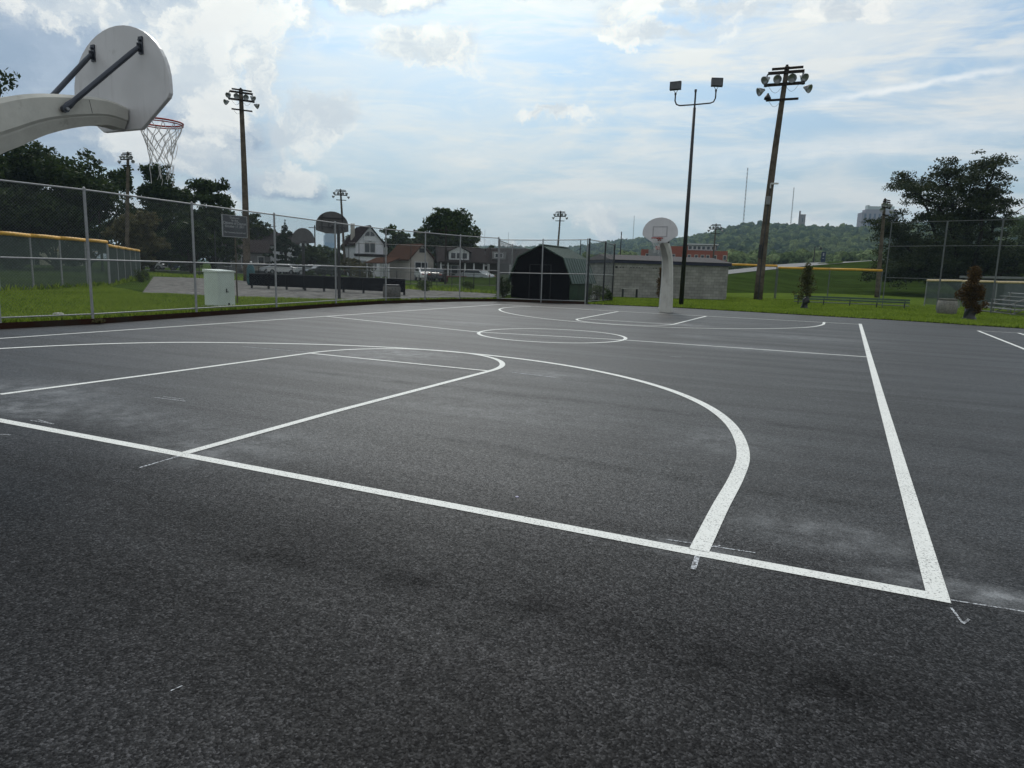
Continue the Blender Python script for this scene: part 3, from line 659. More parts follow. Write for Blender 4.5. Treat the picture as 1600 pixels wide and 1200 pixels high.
# ------------------------------------------------------------------ floodlight poles
def flood(root, c, ax, s=1., m=None, name='floodlight'):
    """deep reflector lamp, mouth looks along ax"""
    f = MB(); ax = Vector(ax).normalized()
    f.lathe([(.03*s, -.30*s), (.085*s, -.28*s), (.10*s, -.20*s), (.16*s, -.12*s), (.245*s, .04*s), (.28*s, .16*s), (.275*s, .165*s), (.20*s, .05*s), (.05*s, -.05*s)], c, ax, 14)
    o = f.build(name, m or M_LAMP, root, world=False, smooth=True)
    return o
def ballfield_pole(base, H, r0, r1, faceaz, label, top_off=(0, 0), scale=1., lamps='full', group='wooden ballfield floodlight poles', zb=0., bend=.0, seed=0):
    root = thing('floodlight_pole', (base[0], base[1], zb), label, 'light pole', group, faceaz)
    ca, sa = math.cos(-faceaz), math.sin(-faceaz); tx = top_off[0]*ca-top_off[1]*sa; ty = top_off[0]*sa+top_off[1]*ca
    def ctr(h): u_ = h/H; return Vector((tx*u_+bend*math.sin(math.pi*u_), ty*u_, h))
    MB().tube([ctr(H*k/10) - (Vector((0, 0, .2)) if k == 0 else Vector()) for k in range(11)], [r0+(r1-r0)*k/10 for k in range(11)], 12).build('pole', M_TIMBER, root, world=False, smooth=True)
    s = scale; rn = random.Random(seed)
    def beam(dz, L, y=.0, t_=.13, sk=0.):
        c = ctr(H-dz); yy = r1+.05
        mb = MB(); mb.bar((c.x-L/2+sk, c.y-yy, c.z), (c.x+L/2+sk, c.y-yy, c.z), .09*s, t_*s); mb.build('crossarm', M_TIMBER_D, root, world=False); return c, yy
    v = s*.80
    c, yy = beam(.22*v, 2.2*s, t_=.17, sk=.05); MB().tube([c+Vector((0, 0, 0)), c+Vector((0, 0, .30*s))], .1*s, 10).build('pole_cap', M_TIMBER_D, root, world=False)
    c, yy = beam(.56*v, 2.55*s, t_=.19)
    L1 = (-1.38, -.50, .46, 1.24)
    for i, x in enumerate(L1):
        p = c+Vector((x*s, -yy-.05, -.46*s)); a = ((-.55, -.55, -.45), (-.35, -.8, -.35), (.05, -.9, -.35), (.5, -.5, -.45))[i]
        fl = flood(root, p, a, s*1.18); MB().tube([c+Vector((x*s*.92, -yy, -.05*s)), c+Vector((x*s, -yy-.02, -.30*s))], .05*s, 8).build('lamp_bracket', M_DARK, root, world=False)
    if lamps != 'far': MB().tube([c+Vector((-1.3*s, -yy, -.11*s)), c+Vector((1.3*s, -yy, -.11*s))], .02, 6).build('conduit', M_DARK, root, world=False)
    c, yy = beam(1.62*v, 2.45*s, t_=.22)
    for sx, a in ((-1, (-.75, -.35, -.35)), (1, (.75, -.35, -.35))):
        p = c+Vector((sx*1.66*s, -yy-.05, -.42*s)); flood(root, p, a, s*1.15); MB().lathe([(.12*s, -.15*s), (.15*s, 0), (.1*s, .14*s)], tuple(c+Vector((sx*1.30*s, -yy, .0))), (1, 0, 0), 10).build('lamp_socket', M_DARK, root, world=False)
    c, yy = beam(3.0*v, 2.3*s, t_=.16)
    if lamps == 'full':
        p = c+Vector((-1.05*s, -yy, .25*s)); flood(root, p, (0, -.2, -1), s*.95, M_DARK)
    if lamps != 'far':
        for (x0, x1, dz, dr) in ((-1.1, -.1, 1.4, .5), (.1, 1.0, 1.4, .45), (-.9, -.1, 2.5, .4)):
            a = ctr(H-dz*s)+Vector((x0*s, -yy, 0)); b = ctr(H-dz*s)+Vector((x1*s, -yy, 0)); P_ = [a+(b-a)*k/8+Vector((0, 0, -dr*s*math.sin(math.pi*k/8))) for k in range(9)]
            MB().tube(P_, .009, 4, False).build('wire', M_DARK, root, world=False)
    return root
b = gp(1184, 469.5, .02); tp = pd(1230, 104, math.hypot(b[0]-CAM[0], b[1]-CAM[1]))
az = lambda px: math.atan2(*(pd(px, 430, 10)-CAM)[:2])
mp = ballfield_pole(b, tp[2], .30, .15, -az(1184)+rad(-3), 'tallest leaning wooden floodlight pole, right of the black lamp post', (tp[0]-b[0], tp[1]-b[1]), .88, bend=-.12, seed=1)
# meter box, conduit and camera on it
mb = MB(); mb.box((.12, -.30, 6.8), (.28, .22, .55)); mb.build('junction_box', mat('box_grey', (.2, .2, .21), .6), mp, world=False)
MB().box((.45, -.34, 7.9), (.5, .12, .1)).box((.2, -.3, 7.75), (.08, .2, .3)).build('camera_arm', mat('pale_plastic', (.55, .55, .55), .5), mp, world=False)
MB().box((-.12, -.32, 3.4), (.2, .14, .9)).build('switch_box', M_BLACK, mp, world=False)
MB().tube([(.02, -.30, .1), (.05, -.26, 3.2), (.2, -.2, 7.8)], .035, 6).build('conduit', M_DARK, mp, world=False)
dL = 60.; b = pd(386, 430, dL); tp = pd(376, 139, dL)
ballfield_pole((b[0], b[1]), tp[2], .30, .15, -az(384)+rad(8), 'wooden floodlight pole rising behind the notice board on the left fence', (tp[0]-b[0], tp[1]-b[1]), lamps='mid', scale=.66, bend=.06, seed=2)
for (px, pt, pb, y0, d, s, rot, lb) in ((535, 532, 540, 296, 108, .64, 4, 'floodlight pole above the roof of the white gabled house'), (872, 876, 868, 330, 125, .70, -6, 'floodlight pole standing behind the barn-shaped shed'),
        (1116, 1119, 1112, 350, 150, .80, 0, 'floodlight pole in front of the red brick building'), (198, 200, 198, 238, 78, .52, -50, 'floodlight pole among the trees at the left'), (1378, 1383, 1374, 311, 76, .62, 68, 'floodlight pole seen edge-on beside the big spreading tree')):
    b = pd(pb, 430, d); tp = pd(pt, y0, d)
    ballfield_pole((b[0], b[1]), tp[2], .22, .12, -az(px)+rad(rot), lb, (tp[0]-b[0], tp[1]-b[1]), s, lamps='far', zb=.0, seed=int(px))
# black lamp post with two square floodlights
b = gp(1064, 477.5, .03); d = math.hypot(b[0]-CAM[0], b[1]-CAM[1]); tp = pd(1087, 165, d); H = tp[2]
root = thing('lamp_post', (b[0], b[1], .0), 'slim black lamp post with two square floodlights on a U-shaped arm', 'lamp post', None, -az(1070))
MB().tube([(0, 0, -.1), (0, 0, H*.5), (0, 0, H-.1)], [.125, .10, .07], 14).build('pole', M_BLACK, root, world=False, smooth=True)
MB().tube([(0, 0, H-.15), (0, 0, H+.75)], .045, 10).lathe([(.06, 0), (.06, .12)], (0, 0, H+.65), n=10).build('finial', M_BLACK, root, world=False)
MB().tube([(-.98, 0, H+.62), (-.98, 0, H+.25), (-.90, 0, H+.08), (-.74, 0, H+.02), (0, 0, H+.05), (.74, 0, H+.10), (.90, 0, H+.16), (.98, 0, H+.33), (.98, 0, H+.70)], .035, 8).build('crossarm', M_BLACK, root, world=False, smooth=True)
for sx, zz in ((-1, H+.66), (1, H+.76)):
    R_ = Matrix.Rotation(rad(-12), 3, 'X')@Matrix.Rotation(rad(8*sx), 3, 'Z')
    fl = MB().box((sx*1.0, -.05, zz+.30), (.56, .16, .40), M=R_).box((sx*1.0, .06, zz+.30), (.40, .12, .25), M=R_).build('floodlight', M_DARK, root, world=False)
    MB().box((sx*1.0, -.14, zz+.285), (.50, .01, .33), M=R_).build('lens', mat('lens', (.06, .065, .07), .2, var=.4, vs=14), fl, world=False)
    MB().tube([(sx*.98, 0, zz-.05), (sx*.98-.11, 0, zz+.12)], .014, 6).tube([(sx*.98, 0, zz-.05), (sx*.98+.11, 0, zz+.12)], .014, 6).lathe([(.05, -.08), (.05, .02)], (sx*.98, 0, zz-.04)).build('yoke', M_BLACK, root, world=False)

# ------------------------------------------------------------------ barn-shaped shed
FR = pd(889, 470, 37.3); FL = pd(798, 466, 38.6); FRv = Vector((FR[0], FR[1], 0)); FLv = Vector((FL[0], FL[1], 0))
ex = (FRv-FLv); w = ex.length; ex.normalize(); ey = Vector((-ex.y, ex.x, 0)); dep = 3.9
root = thing('shed', tuple(FLv), 'black and green barn-shaped shed with gambrel roof behind the corner fence', 'shed')
Mx = Matrix(((ex.x, ey.x, 0, FLv.x), (ex.y, ey.y, 0, FLv.y), (0, 0, 1, .05), (0, 0, 0, 1)))
def L3(x, y, z): return tuple(Mx@Vector((x, y, z)))
eav, brk, pk = 1.12, 2.24, 2.87
prof = [(.0, 0), (w, 0), (w, eav), (w-.42, brk), (w/2, pk), (.42, brk), (0, eav)]
mb = MB(); n = len(prof); vs = [L3(x, 0, z) for x, z in prof] + [L3(x, dep, z) for x, z in prof]
mb.add(vs[:n], [tuple(range(n))]); mb.build('gable_wall', mat('black_cladding', (.004, .004, .006), .9, var=.3, spec=.2), root); MB().add(vs[n:], [tuple(reversed(range(n)))]).build('gable_wall', MATS['black_cladding'], root)
gc = mat('green_cladding', (.018, .050, .024), .6, var=.35, vs=3, bump=.3)
MB().add([L3(w+.002, 0, 0), L3(w+.002, dep, 0), L3(w+.002, dep, eav), L3(w+.002, 0, eav)], [(0, 1, 2, 3)]).build('side_wall', gc, root)
MB().add([L3(-.002, 0, 0), L3(-.002, dep, 0), L3(-.002, dep, eav), L3(-.002, 0, eav)], [(3, 2, 1, 0)]).build('side_wall', gc, root)
rp = [(w+.16, eav-.20), (w-.40, brk+.03), (w/2, pk+.05), (.40, brk+.03), (-.16, eav-.20)]
for i, (a, b2) in enumerate(zip(rp[:-1], rp[1:])):
    mb = MB(); u = Vector((b2[0]-a[0], b2[1]-a[1])).normalized(); nx, nz = (u.y, -u.x); t_ = .035
    mb.add([L3(a[0], -.12, a[1]), L3(a[0], dep+.12, a[1]), L3(b2[0], dep+.12, b2[1]), L3(b2[0], -.12, b2[1]), L3(a[0]+nx*t_, -.12, a[1]+nz*t_), L3(a[0]+nx*t_, dep+.12, a[1]+nz*t_), L3(b2[0]+nx*t_, dep+.12, b2[1]+nz*t_), L3(b2[0]+nx*t_, -.12, b2[1]+nz*t_)],
           [(0, 1, 2, 3), (7, 6, 5, 4), (0, 3, 7, 4), (1, 5, 6, 2), (0, 4, 5, 1), (3, 2, 6, 7)])
    for k in range(11):                          # standing ribs
        y = -.1+k*(dep+.2)/10; pa = Vector(L3(a[0]+nx*(t_+.012), y, a[1]+nz*(t_+.012))); pb = Vector(L3(b2[0]+nx*(t_+.012), y, b2[1]+nz*(t_+.012))); mb.bar(pa, pb, .03, .024)
    mb.build('roof_panel', mat('green_roof_metal', (.045, .080, .058), .45, .2, var=.2), root)
MB().bar(L3(w/2, -.13, pk+.115), L3(w/2, dep+.13, pk+.115), .22, .03).build('ridge_cap', mat('pale_flashing', (.32, .38, .34), .5, .2), root)
mb = MB(); mb.bar(L3(w*.32, -.012, .02), L3(w*.32, -.012, 1.9), .03, .02); mb.bar(L3(w*.68, -.012, .02), L3(w*.68, -.012, 1.9), .03, .02); mb.bar(L3(w*.5, -.012, .02), L3(w*.5, -.012, 1.9), .02, .02); mb.bar(L3(w*.32, -.012, 1.9), L3(w*.68, -.012, 1.9), .03, .03)
mb.build('door_trim', M_BLACK, root)

# ------------------------------------------------------------------ grey block building
BL = pd(954.5, 465, 47.3); BR = pd(1134.5, 468, 50.6)
def framebox(a, b):
    a = Vector((a[0], a[1], 0)); b = Vector((b[0], b[1], 0)); ex = (b-a); w = ex.length; ex.normalize(); ey = Vector((-ex.y, ex.x, 0)); return a, ex, ey, w
a, ex, ey, w = framebox(BL, BR)
root = thing('block_building', (a.x, a.y, 0), 'low grey concrete block building with navy fascia behind the far hoop', 'building', None, math.atan2(ex.y, ex.x))
hw = 2.30; dp = 5.5
mb = MB(); mb.box((w/2, dp/2, hw/2), (w, dp, hw)); mb.build('wall', blockmat('grey_block', (.30, .295, .27), (.22, .215, .20), (.13, .125, .115)), root, world=False)
MB().box((w/2, dp/2, hw+.11), (w+.3, dp+.3, .20)).build('fascia', mat('navy_fascia', (.012, .014, .045), .5), root, world=False)
mb = MB(); mb.add([(-.25, -.25, hw+.215), (w+.25, -.25, hw+.215), (w+.25, dp+.25, hw+.215), (-.25, dp+.25, hw+.215), (-.1, dp/2, hw+.62), (w+.1, dp/2, hw+.62)], [(0, 1, 5, 4), (2, 3, 4, 5), (1, 2, 5), (3, 0, 4), (3, 2, 1, 0)])
mb.build('roof', mat('grey_shingle', (.13, .125, .125), .9, var=.15, vs=6, bump=.4), root, world=False)
mb = MB()
for k, x in enumerate((.28, .55, .75, 1.3, 1.5, 1.72, 1.9, 2.1, 2.9, 3.1)): mb.box((x, -.006, hw-.28), (.16 if k == 0 else .09, .012, .13 if k == 0 else .06))
mb.build('vent_holes', M_BLACK, root, world=False)
# small bench at the wall
c = pd(983.5, 465, 46.2)
root = thing('bench', (c[0], c[1], .03), 'small wooden bench standing against the block building', 'bench', None, math.atan2(ex.y, ex.x))
MB().box((0, 0, .62), (1.12, .3, .05)).build('seat', M_CONC, root, world=False)
for sx in (-1, 1): MB().box((sx*.48, 0, .3), (.05, .26, .60)).build('leg', M_DARK, root, world=False)

# ------------------------------------------------------------------ lawn furniture, right
a_, b_ = pd(1244, 430, 46.2), pd(1427, 430, 46.4); a, ex, ey, w = framebox(a_, b_)
root = thing('bench', (a.x, a.y, .03), 'long low green plank bench on the lawn, right of the leaning pole', 'bench', None, math.atan2(ex.y, ex.x))
MB().box((w/2, 0, .52), (w, .05, .10)).build('back_plank', mat('bench_green', (.045, .085, .070), .5), root, world=False)
MB().box((w/2, 0, .38), (w, .05, .09)).build('back_plank', MATS['bench_green'], root, world=False)
MB().box((w/2, .28, .19), (w, .26, .05)).build('seat', mat('bench_plank', (.11, .13, .11), .6), root, world=False)
for k in range(5): MB().box((w*(.04+.23*k), .12, .17), (.06, .1, .40)).box((w*(.04+.23*k), .035, .36), (.05, .02, .42)).build('leg', M_DARK, root, world=False)
c = pd(1480, 480, 41.5)
root = thing('litter_bin', (c[0], c[1], .03), 'squat round concrete litter bin beside the brown young tree', 'bin')
MB().lathe([(.36, 0), (.44, .08), (.47, .4), (.44, .68), (.38, .72)], n=24).build('body', mat('bin_concrete', (.21, .20, .18), .95, var=.25, vs=14, bump=.6), root, world=False, smooth=True)
MB().lathe([(.40, .725), (.42, .75), (.42, .80), (.28, .81), (.27, .76), (.1, .74)], n=24).build('lid', mat('bin_lid', (.16, .155, .14), .8), root, world=False)
c = gp(613, 470, .12)
root = thing('litter_bin', (c[0]-.6, c[1]+.8, .12), 'dark round concrete litter bin just behind the left fence', 'bin')
MB().lathe([(.34, 0), (.40, .05), (.40, .55), (.36, .62)], n=24).build('body', mat('dark_aggregate', (.15, .145, .135), .95, var=.3, vs=14, bump=.6), root, world=False, smooth=True)
MB().lathe([(.37, .622), (.37, .68), (.25, .69), (.22, .64), (.1, .64)], n=24).build('lid', M_DARK, root, world=False)
# bleachers
a_, b_ = pd(1532, 430, 48.5), pd(1594, 430, 44.0); a, ex, ey, w = framebox(a_, b_)
root = thing('bleachers', (a.x, a.y, .03), 'five-row aluminium bleachers beside the dugout at the right edge', 'bleachers', None, math.atan2(ex.y, ex.x))
alu = mat('aluminium', (.19, .19, .19), .4, .5, var=.1)
for k in range(4):
    MB().box((w/2-.3, .2+.42*k, .30+.21*k), (w+.5, .24, .045)).build('seat', alu, root, world=False)
    MB().box((w/2-.3, -.02+.42*k, .10+.21*k), (w+.5, .16, .03)).build('footboard', alu, root, world=False)
for k in range(3):
    x = .1+(w-.5)*k/2+.15; mb = MB(); mb.bar((x, -.1, .05), (x, 1.6, .05), .05, .05); mb.bar((x, 0, .08), (x, 1.55, .92), .05, .05); mb.bar((x, 1.55, 0), (x, 1.55, 1.15), .05, .05); mb.bar((x, .8, 0), (x, .8, .5), .05, .05); mb.build('frame', alu, root, world=False)
MB().tube([(-.2, 1.62, 1.12), (w, 1.62, 1.12)], .022, 8).tube([(w-.05, 0, .7), (w-.05, 1.6, 1.12)], .022, 8).tube([(w-.05, 0, .0), (w-.05, 0, .7)], .022, 8).build('guard_rail', alu, root, world=False)
# dugout
a_, b_ = pd(1508, 430, 64), pd(1655, 430, 60); a, ex, ey, w = framebox(a_, b_)
root = thing('dugout', (a.x, a.y, .0), 'grey dugout with flat pale roof behind the bleachers', 'dugout', None, math.atan2(ex.y, ex.x))
mb = MB(); mb.box((w/2+1.6, .1, 1.0), (w-3.2, .2, 2.0)); mb.box((.1, 1.5, 1.0), (.2, 3, 2.0)); mb.box((w/2, 3, 1.0), (w, .2, 2.0)); mb.build('wall', mat('dugout_grey', (.17, .175, .19), .9, var=.1), root, world=False)
MB().box((w/2, 1.5, 2.12), (w+.4, 3.6, .16)).build('roof', mat('pale_roof', (.2, .2, .2), .7), root, world=False)
MB().box((1.8, 1.6, .55), (2.4, .4, .06)).box((1.8, 1.6, .28), (2.0, .1, .5)).build('bench_inside', M_DARK, root, world=False)

# ------------------------------------------------------------------ things behind the left fence
p0, p1, p2_ = gp(326, 477, .13), gp(343, 480, .13), gp(366, 478.5, .13)
v1 = Vector((p2_[0]-p1[0], p2_[1]-p1[1], 0)); rzb = math.atan2(v1.y, v1.x)
root = thing('utility_box', (p1[0]-.04, p1[1], .12), 'pale green electrical utility box on the grass behind the left fence', 'utility box', None, -math.atan2(*(p1-CAM)[:2])+rad(42))
wd, dpb, hb = .70, .62, 1.14
ub = mat('utility_green', (.58, .65, .58), .5, var=.06)
MB().box((wd/2, dpb/2, hb/2), (wd, dpb, hb)).build('cabinet', ub, root, world=False)
mb = MB(); mb.add([(-.03, -.03, hb+.004), (wd+.03, -.03, hb+.004), (wd+.03, dpb+.03, hb+.004), (-.03, dpb+.03, hb+.004), (-.03, -.03, hb+.05), (wd+.03, -.03, hb+.05), (wd+.03, dpb+.03, hb+.09), (-.03, dpb+.03, hb+.09)], [(3, 2, 1, 0), (4, 5, 6, 7), (0, 1, 5, 4), (1, 2, 6, 5), (2, 3, 7, 6), (3, 0, 4, 7)])
mb.build('lid', mat('utility_lid', (.72, .78, .70), .45, var=.05), root, world=False)
MB().box((wd*.5, -.006, .55), (.03, .02, .12)).box((wd*.52, -.02, .5), (.10, .02, .02)).build('handle', M_DARK, root, world=False)
MB().box((wd*.62, -.004, .10), (.07, .008, .07)).build('lock_plate', M_BLACK, root, world=False)
MB().box((wd/2, dpb/2, .01), (wd+.25, dpb+.25, .06)).build('pad', M_CONC, root, world=False)
# long black board barrier
a_, b_ = gp(391, 450, .12), gp(632, 461.5, .12); a, ex, ey, w = framebox(a_, b_)
root = thing('board_barrier', (a.x, a.y, .12), 'long low black board barrier on short legs across the gravel lot', 'barrier', None, math.atan2(ex.y, ex.x))
bb = mat('black_boards', (.005, .005, .008), .8, var=.3, vs=2)
N = 8
for k in range(N): MB().box((w*(k+.5)/N, 0, .50), (w/N-.012, .05, .68)).build('board', bb, root, world=False)
for k in range(N+1): MB().box((min(max(w*k/N, .06), w-.06), .07, .40), (.09, .08, .84)).build('leg', M_BLACK, root, world=False)
MB().box((w/2, .02, .855), (w, .12, .03)).build('top_rail', M_DARK, root, world=False)
MB().box((-.03, .9, .50), (.05, 1.8, .68)).build('end_board', bb, root, world=False)
c = pd(392, 430, 49.5)
root = thing('waste_bag', (c[0], c[1], .12), 'teal bin bag with a white knot standing by the pole foot', 'bag')
MB().lathe([(.20, 0), (.27, .15), (.28, .6), (.25, 1.1), (.16, 1.35), (.05, 1.45)], n=14).build('sack', mat('teal_sack', (.015, .075, .085), .5, var=.5, vs=5, bump=.5), root, world=False, smooth=True)
MB().lathe([(.03, 0), (.07, .04), (.08, .1), (.03, .14)], (.05, 0, 1.43), n=8).build('knot', M_WHITE, root, world=False)
# notice board
i0 = KL[5]; c0 = pd(368, 352, 26.6); a_ = pd(347, 352, 26.3); b_ = pd(385, 352, 27.0); a, ex, ey, w = framebox(a_, b_)
zt, zb = pd(347, 335, 26.3)[2], pd(347, 369, 26.3)[2]
root = thing('notice_board', (a.x, a.y, .12), 'dark dedication notice board with thin pale frame behind the left fence', 'sign', None, math.atan2(ex.y, ex.x))
hz = (zt-zb); zc = (zt+zb)/2-.12
MB().box((w/2, 0, zc), (w, .03, hz)).build('panel', mat('slate_panel', (.055, .060, .068), .35, var=.25, vs=2), root, world=False)
mb = MB()
for (x, z, sx, sz) in ((w/2, zc+hz/2, w+.03, .025), (w/2, zc-hz/2, w+.03, .025), (0, zc, .025, hz-.026), (w, zc, .025, hz-.026)): mb.box((x, -.012, z), (sx, .045, sz))
mb.build('frame', M_GALV, root, world=False)
MB().tube([(w*.55, .05, 0), (w*.55, .05, zc+hz/2)], .025, 8).build('post', M_TIMBER, root, world=False)
M_TXT = mat('sign_lettering', (.42, .43, .43), .6)
for i, (tx, sz, z) in enumerate((('Dedicated', .085, .335), ('to the', .10, .215), ('Citizens of Dayton', .115, .08), ('October 17, 2011', .10, -.06), ('The Community Baseball Fund', .065, -.31))):
    cu = D.curves.new('txt', 'FONT'); cu.body = tx; cu.size = sz*1.15; cu.align_x = 'CENTER'; cu.extrude = .001
    to = D.objects.new('txt', cu); COL.objects.link(to); bpy.context.view_layer.update()
    me = D.meshes.new_from_object(to.evaluated_get(bpy.context.evaluated_depsgraph_get())); D.objects.remove(to)
    me.materials.clear(); me.materials.append(M_TXT); o = D.objects.new('lettering', me); COL.objects.link(o); o.parent = root
    o.rotation_euler = (rad(90), 0, 0); o.location = (w/2, -.018, zc+z*hz/.95)
# clutter by the corner fence
c = pd(943, 470, 40.2)
root = thing('trestle', (c[0], c[1], .03), 'small pale trestle table behind the return fence', 'table', None, -az(940))
MB().box((0, 0, .62), (.55, .3, .04)).build('top', M_CONC, root, world=False)
for sx in (-1, 1): MB().box((sx*.22, 0, .3), (.05, .2, .6)).build('leg', M_DARK, root, world=False)

# ------------------------------------------------------------------ houses
M_SHDK = mat('dark_shingle', (.022, .015, .016), .9, var=.25, vs=4, bump=.3); M_SHBR = mat('brown_shingle', (.075, .040, .028), .9, var=.25, vs=4, bump=.3)
M_SHGR = mat('weathered_shingle', (.045, .038, .038), .9, var=.25, vs=4, bump=.3)
M_SIDW = mat('white_siding', (.66, .67, .70), .7, var=.06, vs=2); M_SIDC = mat('cream_siding', (.46, .43, .38), .8, var=.08, vs=2); M_SIDG = mat('grey_siding', (.25, .25, .25), .8, var=.1)
M_TRIM = mat('white_trim', (.56, .57, .57), .6, var=.05); M_PORCH = mat('porch_shade', (.06, .055, .05), .9); M_REDBR = mat('red_wall', (.20, .055, .045), .9, var=.2)
def house(px, d, name, label, wd, dp, hw, hr, rot, wallm, roofm, wins=(), extra=None, zb=.12, ov=.35, ridge='y', group=None, cat='house'):
    """front wall centre at (px,d); local x along front, y back. ridge 'y' = gable faces front"""
    c = pd(px, 430, d); root = thing(name, (c[0], c[1], zb), label, cat, group, -az(px)+rad(rot))
    mb = MB(); mb.box((0, dp/2, hw/2), (wd, dp, hw))
    if ridge == 'y': mb.add([(-wd/2, 0, hw), (wd/2, 0, hw), (0, 0, hr), (-wd/2, dp, hw), (wd/2, dp, hw), (0, dp, hr)], [(0, 1, 2), (5, 4, 3)])
    else: mb.add([(-wd/2, 0, hw), (-wd/2, dp, hw), (-wd/2, dp/2, hr), (wd/2, 0, hw), (wd/2, dp, hw), (wd/2, dp/2, hr)], [(2, 1, 0), (3, 4, 5)])
    mb.build('wall', wallm, root, world=False)
    mb = MB(); t_ = .16
    def slab(q):
        lo = [Vector(v) for v in q]; mb.add(lo+[v+Vector((0, 0, t_)) for v in lo], [(3, 2, 1, 0), (4, 5, 6, 7), (0, 1, 5, 4), (1, 2, 6, 5), (2, 3, 7, 6), (3, 0, 4, 7)])
    if ridge == 'y':
        k = (hr-hw)/(wd/2); e = ov
        for s in (-1, 1): slab([(s*(wd/2+e), -e, hw-e*k+.02), (s*(wd/2+e), dp+e, hw-e*k+.02), (0, dp+e, hr+.02), (0, -e, hr+.02)])
    else:
        k = (hr-hw)/(dp/2); e = ov
        slab([(-wd/2-e, -e, hw-e*k+.02), (wd/2+e, -e, hw-e*k+.02), (wd/2+e, dp/2, hr+.02), (-wd/2-e, dp/2, hr+.02)])
        slab([(-wd/2-e, dp+e, hw-e*k+.02), (wd/2+e, dp+e, hw-e*k+.02), (wd/2+e, dp/2, hr+.02), (-wd/2-e, dp/2, hr+.02)])
    rf = mb.build('roof', roofm, root, world=False)
    for (x, z, sx, sz) in wins:
        w_ = MB(); f = .09
        w_.box((x, -.03, z+sz/2), (sx+.2, .08, .12)).box((x, -.03, z-sz/2), (sx+.2, .08, .12)).box((x-sx/2, -.03, z), (.1, .07, sz-.12)).box((x+sx/2, -.03, z), (.1, .07, sz-.12))
        if sx > 1.1: w_.box((x, -.025, z), (.09, .06, sz-.12))
        wi = w_.build('window', M_TRIM, root, world=False); MB().box((x, -.008, z), (sx, .03, sz-.1)).build('pane', M_GLASS, wi, world=False)
    if extra: extra(root)
    return root
def h1x(r):
    MB().box((-1.6, 3.4, 6.3), (.5, .5, 2.6)).build('chimney', M_SIDC, r, world=False)
    MB().box((0, -.9, 2.95), (4.6, 1.8, .22)).box((0, -.9, 3.13), (4.7, 1.9, .14)).build('porch_roof', M_SHDK, r, world=False)
    MB().box((-.65, -.85, 1.42), (3.1, 1.6, 2.8)).build('porch_room', M_SIDW, r, world=False)
    MB().box((2.15, -1.65, 1.42), (.14, .14, 2.8)).build('porch_post', M_TRIM, r, world=False)
    for x in (-1.4, .1): MB().box((x, -1.66, 1.65), (.85, .03, 1.2)).build('porch_window', mat('porch_glass', (.20, .21, .23), .3), r, world=False)
    MB().box((-.7, -1.68, .75), (.7, .03, .3)).build('house_emblem', M_DARK, r, world=False)
    mb = MB(); mb.lathe([(.05, 0), (.70, .01), (.72, .05)], (0, -.02, 5.72), (0, -1, 0), 24); o = mb.build('arched_window', M_GLASS, r, world=False)
    MB().box((0, -.08, 5.40), (1.8, .12, .62)).build('gable_band', M_SIDW, r, world=False); MB().box((0, -.15, 5.73), (1.9, .12, .09)).box((0, -.12, 6.1), (.09, .06, .65)).build('gable_trim', M_TRIM, r, world=False)
    MB().box((2.5, 3.6, 2.3), (1.2, 4.2, 4.5)).build('side_wing', M_SIDW, r, world=False)
    MB().add([(1.8, 1.2, 5.7), (3.3, 1.2, 4.5), (3.3, 6, 4.5), (1.8, 6, 5.7), (1.8, 1.2, 5.5), (3.3, 1.2, 4.3), (3.3, 6, 4.3), (1.8, 6, 5.5)], [(0, 1, 2, 3), (7, 6, 5, 4), (0, 4, 5, 1), (1, 5, 6, 2)]).build('wing_roof', M_SHDK, r, world=False)
house(578, 104, 'house', 'tall white gabled house with dark steep roof and arched attic window', 4.2, 7, 4.7, 7.15, 16, M_SIDW, M_SHDK, [(0, 4.15, 1.6, 1.5)], h1x)
def h2x(r):
    MB().add([(-2.6, .6, 2.62), (-4.2, .6, 1.95), (-4.2, 7.6, 1.95), (-2.6, 7.6, 2.62), (-2.6, .6, 2.5), (-4.2, .6, 1.83), (-4.2, 7.6, 1.83), (-2.6, 7.6, 2.5)], [(3, 2, 1, 0), (4, 5, 6, 7), (1, 5, 4, 0), (2, 6, 5, 1)]).build('porch_roof', M_SHBR, r, world=False)
    for y in (.8, 3, 5.2, 7.4): MB().box((-4.0, y, .95), (.14, .14, 1.9)).build('porch_post', M_TRIM, r, world=False)
    MB().box((0, -.02, 3.55), (.7, .06, .5)).build('gable_vent', M_DARK, r, world=False)
house(659, 86, 'house', 'single-storey cream house with broad brown roof', 3.2, 6.5, 2.55, 4.2, 27, M_SIDC, M_SHBR, [(-.1, 1.6, 1.7, 1.1)], h2x, ov=.3)
